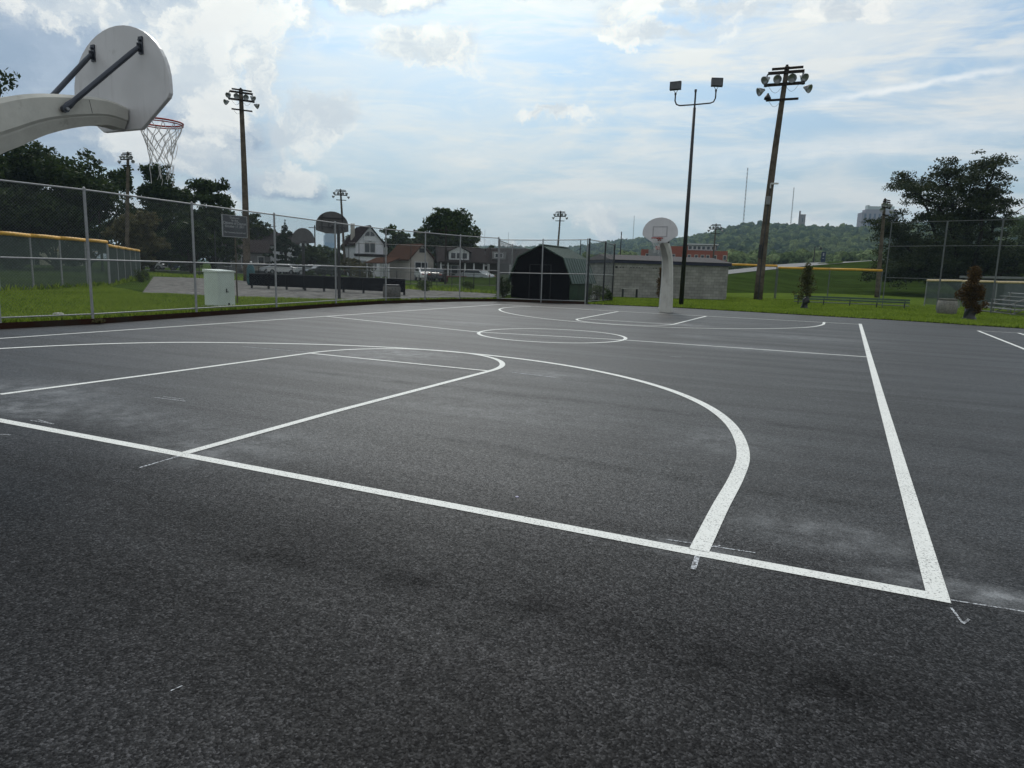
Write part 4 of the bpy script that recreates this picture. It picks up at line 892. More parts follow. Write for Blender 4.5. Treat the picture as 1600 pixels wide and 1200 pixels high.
def h3x(r):
    mb = MB(); mb.box((-.3, 1.2, 2.95), (2.3, 2.0, .9)); mb.add([(-1.45, .2, 3.4), (.85, .2, 3.4), (-.3, .2, 3.95), (-1.45, 2.6, 3.4), (.85, 2.6, 3.4), (-.3, 2.6, 3.95)], [(0, 1, 2), (5, 4, 3)]); do = mb.build('dormer', M_TRIM, r, world=False)
    for x in (-.95, -.3, .35): MB().box((x, .185, 2.95), (.5, .03, .6)).build('pane', M_GLASS, do, world=False)
    mb = MB()
    for s in (-1, 1): mb.bar((-.3+s*.72, 1.2, 3.72), (-.3+s*.73, 1.2, 3.72), 2.9, .01); mb.add([(-.3+s*1.5, -.05, 3.3), (-.3, -.05, 4.08), (-.3, 2.6, 4.08), (-.3+s*1.5, 2.6, 3.3)], [(0, 1, 2, 3)])
    mb.build('dormer_roof', M_SHGR, r, world=False)
    for x in (-2.4, -1.6, .3, 1.3, 2.4): MB().box((x, -1.3, 1.15), (.16, .16, 2.1)).build('porch_post', M_TRIM, r, world=False)
    MB().box((-.9, -1.45, .35), (3.0, .15, .65)).build('porch_wall', M_REDBR, r, world=False)
    MB().box((0, -.7, 2.2), (5.2, 1.8, .15)).build('porch_roof', M_SHGR, r, world=False)
house(721, 80, 'house', 'brown-roofed bungalow with a white-framed dormer', 5.0, 6, 2.2, 3.75, 4, M_PORCH, M_SHGR, [(-1.9, 1.25, .8, 1.2), (-.8, 1.25, .8, 1.2)], h3x, ridge='x')
house(758, 88, 'house', 'narrow white gabled cottage next to the bungalow', 2.6, 6, 2.2, 3.9, 10, M_SIDW, M_SHGR, [(0, 1.5, .6, .9)], ov=.2)
def h5x(r):
    MB().box((-.9, 1.1, 3.2), (1.6, 1.6, .9)).build('dormer', M_SIDG, r, world=False); mb = MB(); mb.box((-.9, .28, 3.2), (1.1, .03, .6)); mb.build('dormer_window', M_TRIM, r, world=False); MB().box((-.9, .262, 3.2), (.8, .02, .42)).build('dormer_pane', M_GLASS, r, world=False)
    for x in (-2, 0.6, 1.2, 2.6): MB().box((x, -1., 1.1), (.25, .2, 2.1)).build('porch_post', M_TRIM, r, world=False)
house(790, 84, 'house', 'low dark house partly hidden by the barn-shaped shed', 4.6, 6, 2.3, 4.0, -4, M_PORCH, M_SHGR, [(1.8, 1.3, .9, 1.1)], h5x, ridge='x')
house(383, 105, 'house', 'small pale grey house behind the tall pole at left', 7.0, 7, 2.9, 4.6, 10, M_SIDG, M_SHGR, [(-2.2, 1.6, .8, 1.5), (0, 1.6, .8, 1.5), (2.2, 1.6, .8, 1.5)], ridge='x')
house(428, 112, 'house', 'white two-storey house between the pole and the spruce', 7.0, 7, 4.2, 6.0, -16, M_SIDW, M_SHGR, [(-1.5, 3.4, 1.2, 1.1), (1.5, 3.4, 1.2, 1.1), (-1.5, 1.2, 1.2, 1.1)], ridge='x')
house(100, 150, 'house', 'cream apartment house glimpsed under the left trees', 6.2, 8, 9.2, 10.2, 6, mat('bright_cream', (.62, .60, .45), .8), M_SHDK, [(-1.9, 7.3, .7, 1.6), (.1, 7.3, .7, 1.6), (2, 7.3, .7, 1.6), (0.1, 3.7, .7, 1.6)], ridge='x')
house(36, 155, 'house', 'low house with pale roof far behind the left trees', 9, 8, 10.0, 12.6, 0, M_SHDK, mat('pale_blue_roof', (.32, .35, .40), .7), [], ridge='x')

# ------------------------------------------------------------------ cars
def car_proto(bodym):
    root = thing('parked_car', (0, 0, 0)); L, Wd = 4.5, 1.78
    side = [(-2.25, .35), (-2.22, .80), (-1.95, .95), (-1.55, 1.02), (-.95, 1.42), (.55, 1.45), (1.25, 1.05), (2.0, .92), (2.22, .75), (2.25, .35)]
    M = Matrix(((1, 0, 0, 0), (0, 0, 1, -Wd/2), (0, 1, 0, 0), (0, 0, 0, 1)))
    o = MB().prism(side, M, Wd).build('body', bodym, root, world=False); bv = o.modifiers.new('bevel', 'BEVEL'); bv.width = .09; bv.segments = 3
    gl = [(-1.35, 1.04), (-.9, 1.36), (.5, 1.38), (1.05, 1.06)]
    for s in (-1, 1):
        Mg = Matrix(((1, 0, 0, 0), (0, 0, 1, s*Wd/2-(.0 if s > 0 else .012)), (0, 1, 0, 0), (0, 0, 0, 1))); MB().prism(gl, Mg, .012).build('side_window', M_GLASS, root, world=False)
    MB().add([(.63, -.7, 1.435), (1.27, -.75, 1.075), (1.27, .75, 1.075), (.63, .7, 1.435)], [(0, 1, 2, 3)]).add([(-1.52, -.72, 1.06), (-1.0, -.7, 1.415), (-1.0, .7, 1.415), (-1.52, .72, 1.06)], [(0, 3, 2, 1)]).build('windscreen', M_GLASS, root, world=False)
    for x in (-1.4, 1.4):
        for y in (-1, 1):
            wh = MB().lathe([(.33, -.1), (.34, 0), (.33, .1)], (x, y*.82, .34), (0, 1, 0), 18).build('wheel', M_BLACK, root, world=False)
            MB().lathe([(.19, -.105), (.19, .105)], (x, y*.82, .34), (0, 1, 0), 14).build('rim', M_LAMP, wh, world=False)
    for y in (-.62, .62):
        MB().box((2.22, y, .68), (.06, .3, .12)).build('headlight', M_WHITE, root, world=False); MB().box((-2.22, y, .78), (.06, .25, .12)).build('tail_light', M_RIM, root, world=False)
    return root
paints = dict(white=mat('car_white', (.70, .70, .70), .25, var=.02), black=mat('car_black', (.012, .012, .014), .18, var=.02), silver=mat('car_silver', (.42, .44, .46), .3, .5, var=.03), blue=mat('car_blue', (.05, .08, .14), .25, var=.03), red=mat('car_red', (.22, .03, .03), .25, var=.03), tan=mat('car_tan', (.3, .28, .24), .3, var=.03))
cars = [(506, 104-20, 'black', 200, 'black car parked nearest the half-round hoop board, roof edge catching the light'), (446, 99, 'white', 150, 'white car parked left of the spruce, partly behind the fence post'), (433, 101, 'silver', 185, 'silver car at the left end of the parked row'),
        (464, 101, 'blue', 170, 'dark blue car in the parked row under the spruce'), (478, 100, 'white', 165, 'white car tucked behind the half-round hoop post'), (489, 97, 'silver', 175, 'silver car just left of the black one'), (404, 104, 'tan', 180, 'beige car in front of the small grey house'),
        (236, 117, 'white', 160, 'white car at the far left beyond the field fence'), (664, 80, 'white', 100, 'white car low in front of the cream house'), (684, 79, 'black', 82, 'dark car beside the cream house end wall'), (742, 79, 'silver', 150, 'silver car in front of the bungalow'), (256, 118, 'blue', 170, 'dark car beside the white one at far left')]
protos = {}
for (px, d, c_, rot, lb) in cars:
    if c_ not in protos: o = protos[c_] = car_proto(paints[c_])
    else: o = copy_tree(protos[c_])
    c = pd(px, 430, d); o.location = (c[0], c[1], .14); o.rotation_euler.z = -az(px)+rad(rot); tag(o, lb, 'car', 'cars parked along the far street')

# ------------------------------------------------------------------ distant bank, road, hills, wood
def polar_grid(name, cols, rings, m, zf, kind='structure', smooth=True):
    V = []; nR = len(rings)
    for px in cols:
        for r_i in rings:
            d = r_i(px) if callable(r_i) else r_i
            p = pd(px, 430, d); V.append((p[0], p[1], zf(px, d)))
    nC = len(cols); Fq = [(i*nR+j, (i+1)*nR+j, (i+1)*nR+j+1, i*nR+j+1) for i in range(nC-1) for j in range(nR-1)]
    return tag(np_mesh(name, V, np.array(Fq), m, smooth=smooth), kind=kind)
hor = lambda px: 423.2 + (px-800)*.0295
def zat(px, py, d): return float(pd(px, py, d)[2])
toe = lambda px: np.interp(px, [820, 1000, 1140, 1300, 1600, 2200], [62, 66, 72, 88, 84, 80])
crest = lambda px: np.interp(px, [820, 1000, 1136, 1212, 1320, 1450, 1600, 2200], [84, 90, 97, 108, 135, 140, 135, 130])
cresty = [(820, 428), (1000, 428), (1136, 429), (1180, 424), (1212, 421), (1250, 417), (1320, 410.5), (1380, 406), (1450, 402), (1600, 398), (2200, 400)]
cz = lambda px: zat(px, float(np.interp(px, [a for a, b in cresty], [b for a, b in cresty])), crest(px))
def bankz(px, d):
    a, b = toe(px), crest(px); u_ = min(max((d-a)/(b-a), 0), 1)
    if d <= b: return .02+(cz(px)-.02)*(u_**1.15)
    return cz(px)+ (d-b)*.07*(1 if px < 1320 else .02) if d < b+9 else cz(px)+.6
cols = [700+k*12 for k in range(130)]
polar_grid('bank', cols, [(lambda q: (lambda px: toe(px)+(crest(px)-toe(px))*q))(k/10) for k in range(11)] + [(lambda px: crest(px)+8), (lambda px: crest(px)+30), 300], M_BANK, bankz)
rpts = [(1136, 429, 422), (1180, 424, 417.5), (1212, 421, 413.5), (1250, 417, 411), (1290, 413.5, 409.6), (1330, 410.2, 408.6), (1400, 405, 404.6)]
mb = MB(); V = []
for (px, yb, yt) in [(1000, 431, 427), (1070, 431, 425)] + rpts:
    d = crest(px); a = pd(px, yb, d); a[2] = zat(px, yb, d)+.05; b = pd(px, yt, d+9); b[2] = max(zat(px, yt, d+9), a[2]+.05); V += [tuple(a), tuple(b)]
n = len(V)//2; mb.add(V, [(2*i, 2*i+2, 2*i+3, 2*i+1) for i in range(n-1)]); tag(mb.build('approach_road', mat('pale_road', (.27, .27, .27), .9, var=.1)), kind='structure')

sil = [(-900, 405), (-300, 400), (0, 398), (300, 400), (560, 402), (640, 392), (700, 384), (750, 384), (800, 384), (850, 383), (890, 384), (930, 379), (970, 372), (1010, 369), (1045, 374), (1080, 366), (1110, 358), (1150, 348), (1200, 348), (1260, 350), (1310, 352), (1345, 354), (1400, 348), (1450, 344), (1520, 340), (1600, 338), (1800, 340), (2600, 372)]
RID = lambda px: np.interp(px, [-900, 640, 900, 1100, 1600, 2600], [2600, 2400, 1900, 1150, 950, 950])
def ridz(px): return zat(px, float(np.interp(px, [a for a, b in sil], [b for a, b in sil])), RID(px))-10
def hillz(px, d):
    R_ = RID(px); a = .45*R_; u_ = (d-a)/(R_-a)
    if u_ <= 0: return -.5
    if u_ >= 1: return ridz(px)*(1-.5*min(1, (u_-1)*3))
    s_ = .16*min(1, u_/.12) + .84*max(0, (u_-.22)/.78)**.9 if u_ > .12 else .16*u_/.12
    return ridz(px)*s_
hcols = [-60+k*20 for k in range(90)]
polar_grid('hill', hcols, [(lambda q: (lambda px: RID(px)*q))(k) for k in (.44, .48, .52, .58, .65, .72, .8, .88, (.95), 1.0, 1.04, 1.1)], grassmat('hill_ground', (.028, .045, .018), (.035, .055, .02), (.05, .07, .03)), hillz)
# canopy of the far wood: lumpy crowns
import bmesh
bm_ = bmesh.new(); bmesh.ops.create_icosphere(bm_, subdivisions=2, radius=1); ico = np.array([v.co[:] for v in bm_.verts]); icf = np.array([[v.index for v in f.verts] for f in bm_.faces]); bm_.free()
def crowns(name, C_, S_, m, seed=0, lump=.25):
    rg = np.random.default_rng(seed); n = len(C_); k = len(ico)
    V = np.repeat(ico[None], n, 0)*(1+rg.normal(0, lump, (n, k, 1)).clip(-.45, .6)); V *= S_[:, None, :]; V += C_[:, None, :]
    Fq = (icf[None]+(np.arange(n)*k)[:, None, None]).reshape(-1, 3)
    return np_mesh(name, V.reshape(-1, 3), Fq, m, smooth=False)
C_, S_ = [], []
rg = np.random.default_rng(5)
while len(C_) < 10500:
    px = rg.uniform(600, 1680); R_ = RID(px); q = rg.uniform(.46, 1.015)**.85; d = R_*q
    if rg.random() > min(1., d/R_*1.05): continue
    p = pd(px, 430, d); z = hillz(px, d); s = rg.choice([rg.uniform(2.2, 4.0), rg.uniform(4.0, 7.0)], p=[.65, .35])
    C_.append((p[0], p[1], z+s*.5)); S_.append((s, s, s*rg.uniform(.75, 1.15)))
M_CAN = leafmat('wood_canopy', (.012, .026, .010), (.090, .115, .036), .9, 0.)
def leafy(m):
    q = NT(m.node_tree); b = m.node_tree.nodes['Principled BSDF']; c = b.inputs['Base Color'].links[0].from_socket; g = q.n.new('ShaderNodeTexCoord').outputs['Object']
    n = q.noise(g, .75, 5, .75); v = q.ss(n, .36, .64, .35, 1.6); q.l.new(q.vm('MULTIPLY', c, q.comb(v, v, v)), b.inputs['Base Color']); b.inputs['Specular IOR Level'].default_value = 0.
    bp = q.n.new('ShaderNodeBump'); bp.inputs['Strength'].default_value = 1.; bp.inputs['Distance'].default_value = 1.2; q.l.new(n, bp.inputs['Height']); q.l.new(bp.outputs[0], b.inputs['Normal']); return m
tag(crowns('hillside_wood', np.array(C_), np.array(S_), leafy(M_CAN), 3, .30), 'dense green wood covering the long hill on the skyline', 'woodland', None, 'stuff')
C_, S_ = [], []
for k in range(520):                             # lighter belt of trees at the foot of the hill
    px = rg.uniform(900, 1640); d = rg.uniform(260, 340); s = rg.uniform(2.2, 4.2); ytop = rg.uniform(391, 401) if px > 1100 else rg.uniform(396, 404)
    p = pd(px, 430, d); zt_ = zat(px, ytop+3+(px-1300)*.0, d); z = rg.uniform(.45, 1.0)*(zt_-s*.6); C_.append((p[0], p[1], z)); S_.append((s, s, s*.9))
tag(crowns('tree_belt', np.array(C_), np.array(S_), leafy(leafmat('belt_canopy', (.060, .090, .035), (.130, .165, .075), .9, 0.)), 4, .30), 'paler belt of bushes and trees at the foot of the hill', 'woodland', None, 'stuff')

# hill-top structures
def on(px, py, d): return pd(px, py, d)
c = on(1373, 355, 1250); zt = on(1373, 322, 1250)[2]; zb_ = on(1373, 372, 1250)[2]; wt = 50/F*1250*.92
root = thing('high_rise', (c[0], c[1], zb_), 'wide pale high-rise with stepped roof on the hilltop', 'building', None, -az(1373)+rad(16))
Hh = zt-zb_; MB().box((0, 12, Hh*.40), (wt, 24, Hh*.80)).box((wt*.03, 12, Hh*.84), (wt*.84, 20, Hh*.12)).build('wall', mat('highrise_stone', (.25, .22, .25), .8, var=.05), root, world=False)
MB().box((wt*.04, 12, Hh*.94), (wt*.7, 16, Hh*.12)).box((-wt*.31, 12, Hh*.97), (wt*.05, 14, Hh*.14)).build('roof', mat('copper_roof', (.38, .42, .40), .7), root, world=False)
for k in range(7):
    MB().box((wt*(-.40+.13*k), -.15, Hh*.40), (wt*.055, .5, Hh*.72)).build('window_bay', mat('bay_glass', (.03, .035, .09), .5), root, world=False)
c = on(1252, 350, 1120); zb_ = on(1252, 356, 1120)[2]; zt = on(1252, 332, 1120)[2]; zs = on(1252, 335.5, 1120)[2]
root = thing('tower', (c[0], c[1], zb_), 'stone tower with a slim turret on the skyline of the wooded hill', 'tower', None, -az(1252))
MB().box((1.2, 3.5, (zs-zb_)/2), (7.4, 7, zs-zb_)).box((1.2, 3.5, zs-zb_), (8, 7.6, 1.0)).build('wall', mat('tower_stone', (.20, .16, .15), .9), root, world=False)
MB().box((-3.2, 3.5, (zt+2-zb_)/2), (2.4, 2.4, zt+3-zb_)).build('turret', MATS['tower_stone'], root, world=False)
MB().box((1.2, -.1, (zs-zb_)*.6), (1.2, .3, 6)).build('window', M_GLASS, root, world=False)
def mast(px, y0, y1, d, r, lb, dx=3):
    a = on(px-dx, y1+6, d); b = on(px, y0, d); root = thing('radio_mast', tuple(a), lb, 'radio mast', 'thin radio masts on the hill')
    h = b[2]-a[2]; mb = MB(); n = 14
    for k in range(3):
        an = 2.1*k; mb.tube([(r*math.cos(an), r*math.sin(an), 0), (r*math.cos(an)*.6, r*math.sin(an)*.6, h)], r*.22, 4)
    for k in range(n):
        z = h*k/n; q = r*(1-.4*k/n)
        for j in range(3): mb.tube([(q*math.cos(2.1*j), q*math.sin(2.1*j), z), (q*math.cos(2.1*(j+1)), q*math.sin(2.1*(j+1)), z+h/n)], r*.16, 3)
    mb.build('lattice', mat('mast_steel', (.22, .20, .22), .6), root, world=False)
mast(1164, 262, 346, 1150, 1.0, 'tallest lattice radio mast, left of the leaning wooden pole'); mast(1237, 293, 348, 1180, .9, 'second lattice radio mast, left of the stone tower', 2)
mast(990, 337, 369, 1900, 1.0, 'faint radio mast left of the far white hoop', 1); mast(757, 358, 384, 2300, .8, 'faint radio mast above the bungalow', 0); mast(794, 363, 384, 2300, .8, 'faint radio mast left of the barn-shaped shed', 0)
# downtown tower
c = on(516, 372, 1500); zt = on(516, 362, 1500)[2]; ww = 16/F*1500
root = thing('office_tower', (c[0], c[1], 0), 'blue glass office tower far behind the larger grey hoop board', 'building', None, -az(516)+rad(5))
MB().box((0, 15, zt*.45), (ww, 30, zt*.90)).box((0, 15, zt*.95), (ww*.75, 22, zt*.1)).build('wall', mat('blue_glass', (.22, .34, .50), .3, var=.1, vs=.05), root, world=False)
mb = MB()
for k in range(9): mb.box((0, -.1, zt*(.70+.03*k)), (ww*.98, .4, .9))
mb.build('floor_bands', mat('pale_band', (.5, .55, .6), .6), root, world=False)
# red brick building behind the block building
c = pd(1071, 405, 230); zb_ = 0; k1 = 230/F
root = thing('brick_building', (c[0], c[1], 0), 'long red brick apartment building with grey upper storey below the hill', 'building', None, -az(1071)+rad(4))
z0, z1, z2 = zat(1071, 407, 230), zat(1071, 391, 230), zat(1071, 382, 230); Wb = 128*k1
MB().box((-Wb*.02, 8, z1/2), (Wb*.98, 16, z1)).build('wall', mat('red_brick', (.27, .085, .055), .9, var=.12), root, world=False)
MB().box((-Wb*.16, 7, (z1+z1+1.2)/2), (Wb*.36, 12, 1.25)).build('parapet', MATS['red_brick'], root, world=False)
MB().box((Wb*.185, 7, (z1+z2)/2), (Wb*.33, 11, z2-z1)).build('upper_storey', mat('grey_storey', (.17, .175, .19), .8), root, world=False)
MB().box((Wb*.185, 7, z2+.2), (Wb*.36, 12.5, .35)).build('roof', M_TRIM, root, world=False)
for x in (-.44, -.40, -.36, -.28, -.20, -.14, -.02, .04, .12, .19, .25, .33, .44):
    for z in (z0+(z1-z0)*.35,):
        wi = MB().box((Wb*x, -.04, z), (1.15, .1, 1.6)).build('window', M_SIDC, root, world=False); MB().box((Wb*x, -.11, z), (.8, .06, 1.25)).build('pane', M_GLASS, wi, world=False)
for x in (.05, .10, .15, .20, .255, .31):
    wi = MB().box((Wb*x, 1.44, (z1+z2)/2), (1.3, .1, 1.4)).build('window', M_TRIM, root, world=False); MB().box((Wb*x, 1.38, (z1+z2)/2), (.9, .06, 1.0)).build('pane', M_GLASS, wi, world=False)
mb = MB()
for x in (-.38, -.30, -.24): mb.box((Wb*x, -1.0, z1*.5), (2.6, 2, z1*.99))
mb.build('balcony_stack', M_SIDG, root, world=False)
# street lamp and blue banner sign on the approach road
d = 140; a = pd(1271, 411, d); zt = zat(1273, 385, d); root = thing('street_lamp', (a[0], a[1], zat(1271, 412, d)), 'double-armed street lamp on the approach road', 'street lamp', None, -az(1272)); h = zt-zat(1271, 412, d)
MB().tube([(0, 0, -.5), (0, 0, h)], .09, 8).build('pole', M_DARK, root, world=False); MB().tube([(0, 0, h-.2), (.5, 0, h+.1), (1.0, 0, h-.1)], .04, 6).build('arm', M_DARK, root, world=False); MB().lathe([(.06, 0), (.28, -.35), (.2, -.5)], (1.0, 0, h-.05), n=10).build('lamp_head', M_BLACK, root, world=False)
a = pd(1285.5, 411, d); root = thing('banner_sign', (a[0], a[1], zat(1285, 412, d)), 'dark blue upright sign with pale symbols on the approach road', 'sign', None, -az(1285))
MB().box((0, 0, 1.15), (.75, .12, 1.95)).build('panel', mat('navy_sign', (.012, .03, .07), .5), root, world=False)
MB().box((0, -.065, 1.65), (.22, .01, .5)).box((0, -.065, .95), (.3, .01, .12)).build('symbol', M_LAMP, root, world=False)
for sx in (-.3, .3): MB().box((sx, 0, -.1), (.08, .08, .7)).build('leg', M_DARK, root, world=False)
# plain poles
for (px, y0, yb, d, r, lb) in ((967.5, 362, 402, 75, .06, 'plain dark post above the roof of the block building'), (905, 374, 405, 70, .05, 'thin dark post between the shed and the return fence'), (696, 353, 428, 66, .09, 'grey utility pole in front of the bungalow roof'), (493, 352, 400, 118, .10, 'dark utility pole beside the half-round hoop board'), (424, 350, 400, 125, .11, 'dark utility pole left of the spruce'), (161, 330, 380, 95, .13, 'short timber pole among the left trees'), (338, 361, 420, 70, .05, 'slender pale post left of the notice board')):
    b = pd(px, 430, d); zt = pd(px, y0, d)[2]; root = thing('utility_pole', (b[0], b[1], .1), lb, 'pole', None, -az(px)); MB().tube([(0, 0, -.1), (0, 0, zt-.1)], [r*1.2, r*.85], 8).build('pole', M_TIMBER_D if r > .08 else M_DARK, root, world=False)
    if px in (696, 424, 493): MB().box((0, -.12, zt-.5), (1.9, .1, .1)).build('crossarm', M_TIMBER_D, root, world=False)

# ------------------------------------------------------------------ trees
def leaves(C_, S_, n, size, rg, shell=.55, flat=1.0, droop=0.):
    """n leaf quads spread through ellipsoid lobes"""
    C_ = np.array(C_, float); S_ = np.array(S_, float); wgt = S_.prod(1)**.75; idx = rg.choice(len(C_), n, p=wgt/wgt.sum())
    v = rg.normal(size=(n, 3)); v /= np.linalg.norm(v, axis=1)[:, None]; r = rg.random(n)**shell
    P_ = C_[idx]+v*r[:, None]*S_[idx]
    a = rg.normal(size=(n, 3)); a[:, 2] *= flat; a /= np.linalg.norm(a, axis=1)[:, None]; b = rg.normal(size=(n, 3)); b -= (b*a).sum(1)[:, None]*a; b /= np.linalg.norm(b, axis=1)[:, None]
    s = size*rg.uniform(.55, 1.35, n)[:, None]; a *= s; b *= s*.62
    V = np.stack([P_-a, P_+b*.9-a*.1, P_+a, P_-b*.9-a*.05], 1).reshape(-1, 3); return V, np.arange(4*n).reshape(n, 4)
def tree(px, py_base, d, ytop, wpx, label, name='tree', n=9000, size=.22, mleaf=None, seed=0, trunk_frac=.25, lobes=26, zb=.1, lean=0, gap=1.0, lobe_r=.30, group='broadleaf trees', trunk_r=.28, wide_low=False, zlow=None, multi=0):
    rg = np.random.default_rng(seed+100); b = pd(px, 430, d); zt = pd(px, ytop, d)[2]; H = zt-zb; Wt = wpx/F*d/2; b[2] = zb
    root = thing(name, tuple(b), label, 'tree', group)
    C_, S_ = [], []; z0 = H*trunk_frac
    while len(C_) < lobes:
        v = rg.normal(size=3); v /= np.linalg.norm(v); r = rg.random()**.42; u_ = v*r
        z = z0+(H-z0)*(.5+.5*u_[2])
        s = Wt*lobe_r*rg.uniform(.65, 1.2); zz = min(z, H-s*.55)
        taper = 1.0 if u_[2] < .1 else 1-.25*u_[2]
        C_.append((b[0]+u_[0]*(Wt-s*.7)*taper+lean*(zz/H), b[1]+u_[1]*(Wt-s*.7)*taper, zb+zz)); S_.append((s, s, s*rg.uniform(.55, .85)))
    # trunk with limbs to lobes
    mb = MB(); fork = Vector((b[0], b[1], zb+z0*.75)); mb.tube([(b[0], b[1], zb-.3), (b[0]+.05, b[1], zb+z0*.4), tuple(fork)], [trunk_r*1.35, trunk_r, trunk_r*.85], 10)
    for k in range(min(lobes, 16)):
        c = Vector(C_[k]); m_ = fork+(c-fork)*.45+Vector((0, 0, -.08*(c-fork).length+.5)); mb.tube([fork-Vector((0, 0, .3*k/16)), m_, c], [trunk_r*.5, trunk_r*.3, trunk_r*.08], 6)
    mb.build('trunk', mat('bark', (.045, .036, .030), .95, var=.3, vs=3, bump=.5), root, smooth=True)
    C2_, S2_ = [], []
    for c, s in zip(C_, S_):
        for j in range(9):
            v = rg.normal(size=3); v /= np.linalg.norm(v); v[2] = v[2]*.8+.15; q = rg.uniform(.22, .52); C2_.append(np.array(c)+v*np.array(s)*rg.uniform(.45, 1.05)); S2_.append((s[0]*q, s[0]*q, s[0]*q*.62))
    V, Fq = leaves(C_+C2_*1, [np.array(s)*.8 for s in S_]+S2_, int(n*1.25), size*.9, rg, shell=.6); np_mesh('crown', V, Fq, mleaf or M_LEAF, root)
    return root
M_LEAF = leafmat('dark_leaf', (.018, .032, .010), (.050, .075, .020)); M_LEAF2 = leafmat('mid_leaf', (.028, .048, .016), (.070, .100, .030)); M_LEAF3 = leafmat('olive_leaf', (.055, .055, .022), (.13, .115, .05)); M_LEAF4 = leafmat('pale_leaf', (.05, .075, .032), (.11, .14, .06))
T = [(-50, 415, 92, 85, 190, 'tall tree cut by the left edge of the picture, higher than its neighbours', 15000, .30, M_LEAF, 1, 40), (90, 412, 98, 208, 205, 'broad dark tree behind the nearest ballfield fence', 26000, .27, M_LEAF, 2, 55), (20, 412, 105, 240, 130, 'dark tree below the curved arm at far left', 13000, .28, M_LEAF2, 3, 30),
     (238, 412, 104, 248, 125, 'rounded dark tree directly behind the near basketball net', 16000, .27, M_LEAF, 4, 36), (290, 414, 112, 283, 66, 'narrow dark tree just right of the near net', 7000, .27, M_LEAF, 5, 18), (336, 414, 100, 280, 98, 'upright dark tree left of the tall floodlight pole', 12000, .26, M_LEAF, 6, 28), (393, 416, 115, 322, 66, 'dark tree right of the tall floodlight pole', 8000, .26, M_LEAF, 7, 20), (420, 416, 120, 350, 60, 'lower dark tree sloping down towards the spruce', 6500, .26, M_LEAF, 8, 16),
     (212, 412, 84, 318, 78, 'olive-brown bushy tree behind the ballfield pole', 12000, .2, M_LEAF3, 9, 30), (489, 416, 100, 386, 54, 'dark bushy tree under the half-round hoop board', 5000, .22, M_LEAF, 10, 14), (512, 416, 125, 384, 66, 'mid-green round tree right of the half-round board', 6000, .24, M_LEAF2, 11, 16), (545, 418, 112, 366, 42, 'sparse tree showing sky beside the white gabled house', 2200, .24, M_LEAF2, 12, 12),
     (548, 418, 96, 402, 34, 'low olive shrub tree left of the white gabled house', 2500, .2, M_LEAF3, 13, 9), (618, 425, 118, 346, 84, 'hazy green tree behind the cream house', 8500, .28, M_LEAF2, 14, 22), (655, 425, 122, 352, 50, 'smaller dark tree beyond the cream house roof', 4500, .26, M_LEAF, 15, 14), (700, 428, 108, 328, 100, 'large dark tree behind the bungalow', 16000, .27, M_LEAF, 16, 46),
     (742, 428, 112, 366, 46, 'light open tree between the large dark tree and the cottage', 2600, .22, M_LEAF2, 17, 13), (770, 428, 118, 380, 30, 'small low tree above the cottage roof', 1800, .24, M_LEAF2, 18, 8), (452, 418, 135, 398, 60, 'low hedge-like tree behind the parked row', 4000, .26, M_LEAF2, 19, 12), (905, 430, 78, 396, 26, 'small dark tree peeping over the shed roof', 2500, .18, M_LEAF, 20, 9),
     (300, 412, 92, 345, 90, 'low dark tree filling the gap behind the fence post', 8000, .26, M_LEAF, 21, 20), (140, 412, 118, 300, 120, 'dark tree low behind the yellow-capped fence', 9000, .3, M_LEAF, 22, 24), (370, 414, 125, 345, 70, 'low dark tree behind the notice board', 5500, .28, M_LEAF, 23, 14), (30, 412, 100, 330, 90, 'dense dark shrub tree under the far-left crowns', 7000, .28, M_LEAF, 24, 18), (745, 432, 150, 392, 60, 'dim bushes behind the cottage', 3500, .3, M_LEAF2, 25, 12)]
for (px, pyb, d, yt, wp, lb, n, sz, ml, sdd, lo) in T:
    tree(px, pyb, d, yt, wp, lb, n=n, size=sz, mleaf=ml, seed=sdd, lobes=lo, trunk_frac=.04 if px < 400 else .1, group=None, lobe_r=.30 if wp > 110 else .42)
# spruce
b = pd(447, 430, 104); zt = pd(447, 344, 104)[2]; root = thing('spruce_tree', (b[0], b[1], .12), 'pointed spruce with layered branches left of the half-round board', 'tree'); H = zt-.12
MB().tube([(b[0], b[1], 0), (b[0], b[1], zt)], [.25, .03], 8).build('trunk', MATS['bark'], root); C_, S_ = [], []; rg = np.random.default_rng(77)
for k in range(60):
    u_ = k/60; rr_ = 3.3*(1-u_)**.8+.15; an = rg.uniform(0, 6.28); q = rr_*rg.uniform(.5, .95); C_.append((b[0]+q*math.cos(an), b[1]+q*math.sin(an), .8+(H-1.3)*u_)); S_.append((rr_*.42, rr_*.42, .22))
C_.append((b[0], b[1], zt-.5)); S_.append((.15, .15, .7))
V, Fq = leaves(C_, S_, 7000, .17, rg); np_mesh('crown', V, Fq, leafmat('spruce_leaf', (.010, .022, .012), (.028, .045, .022)), root)

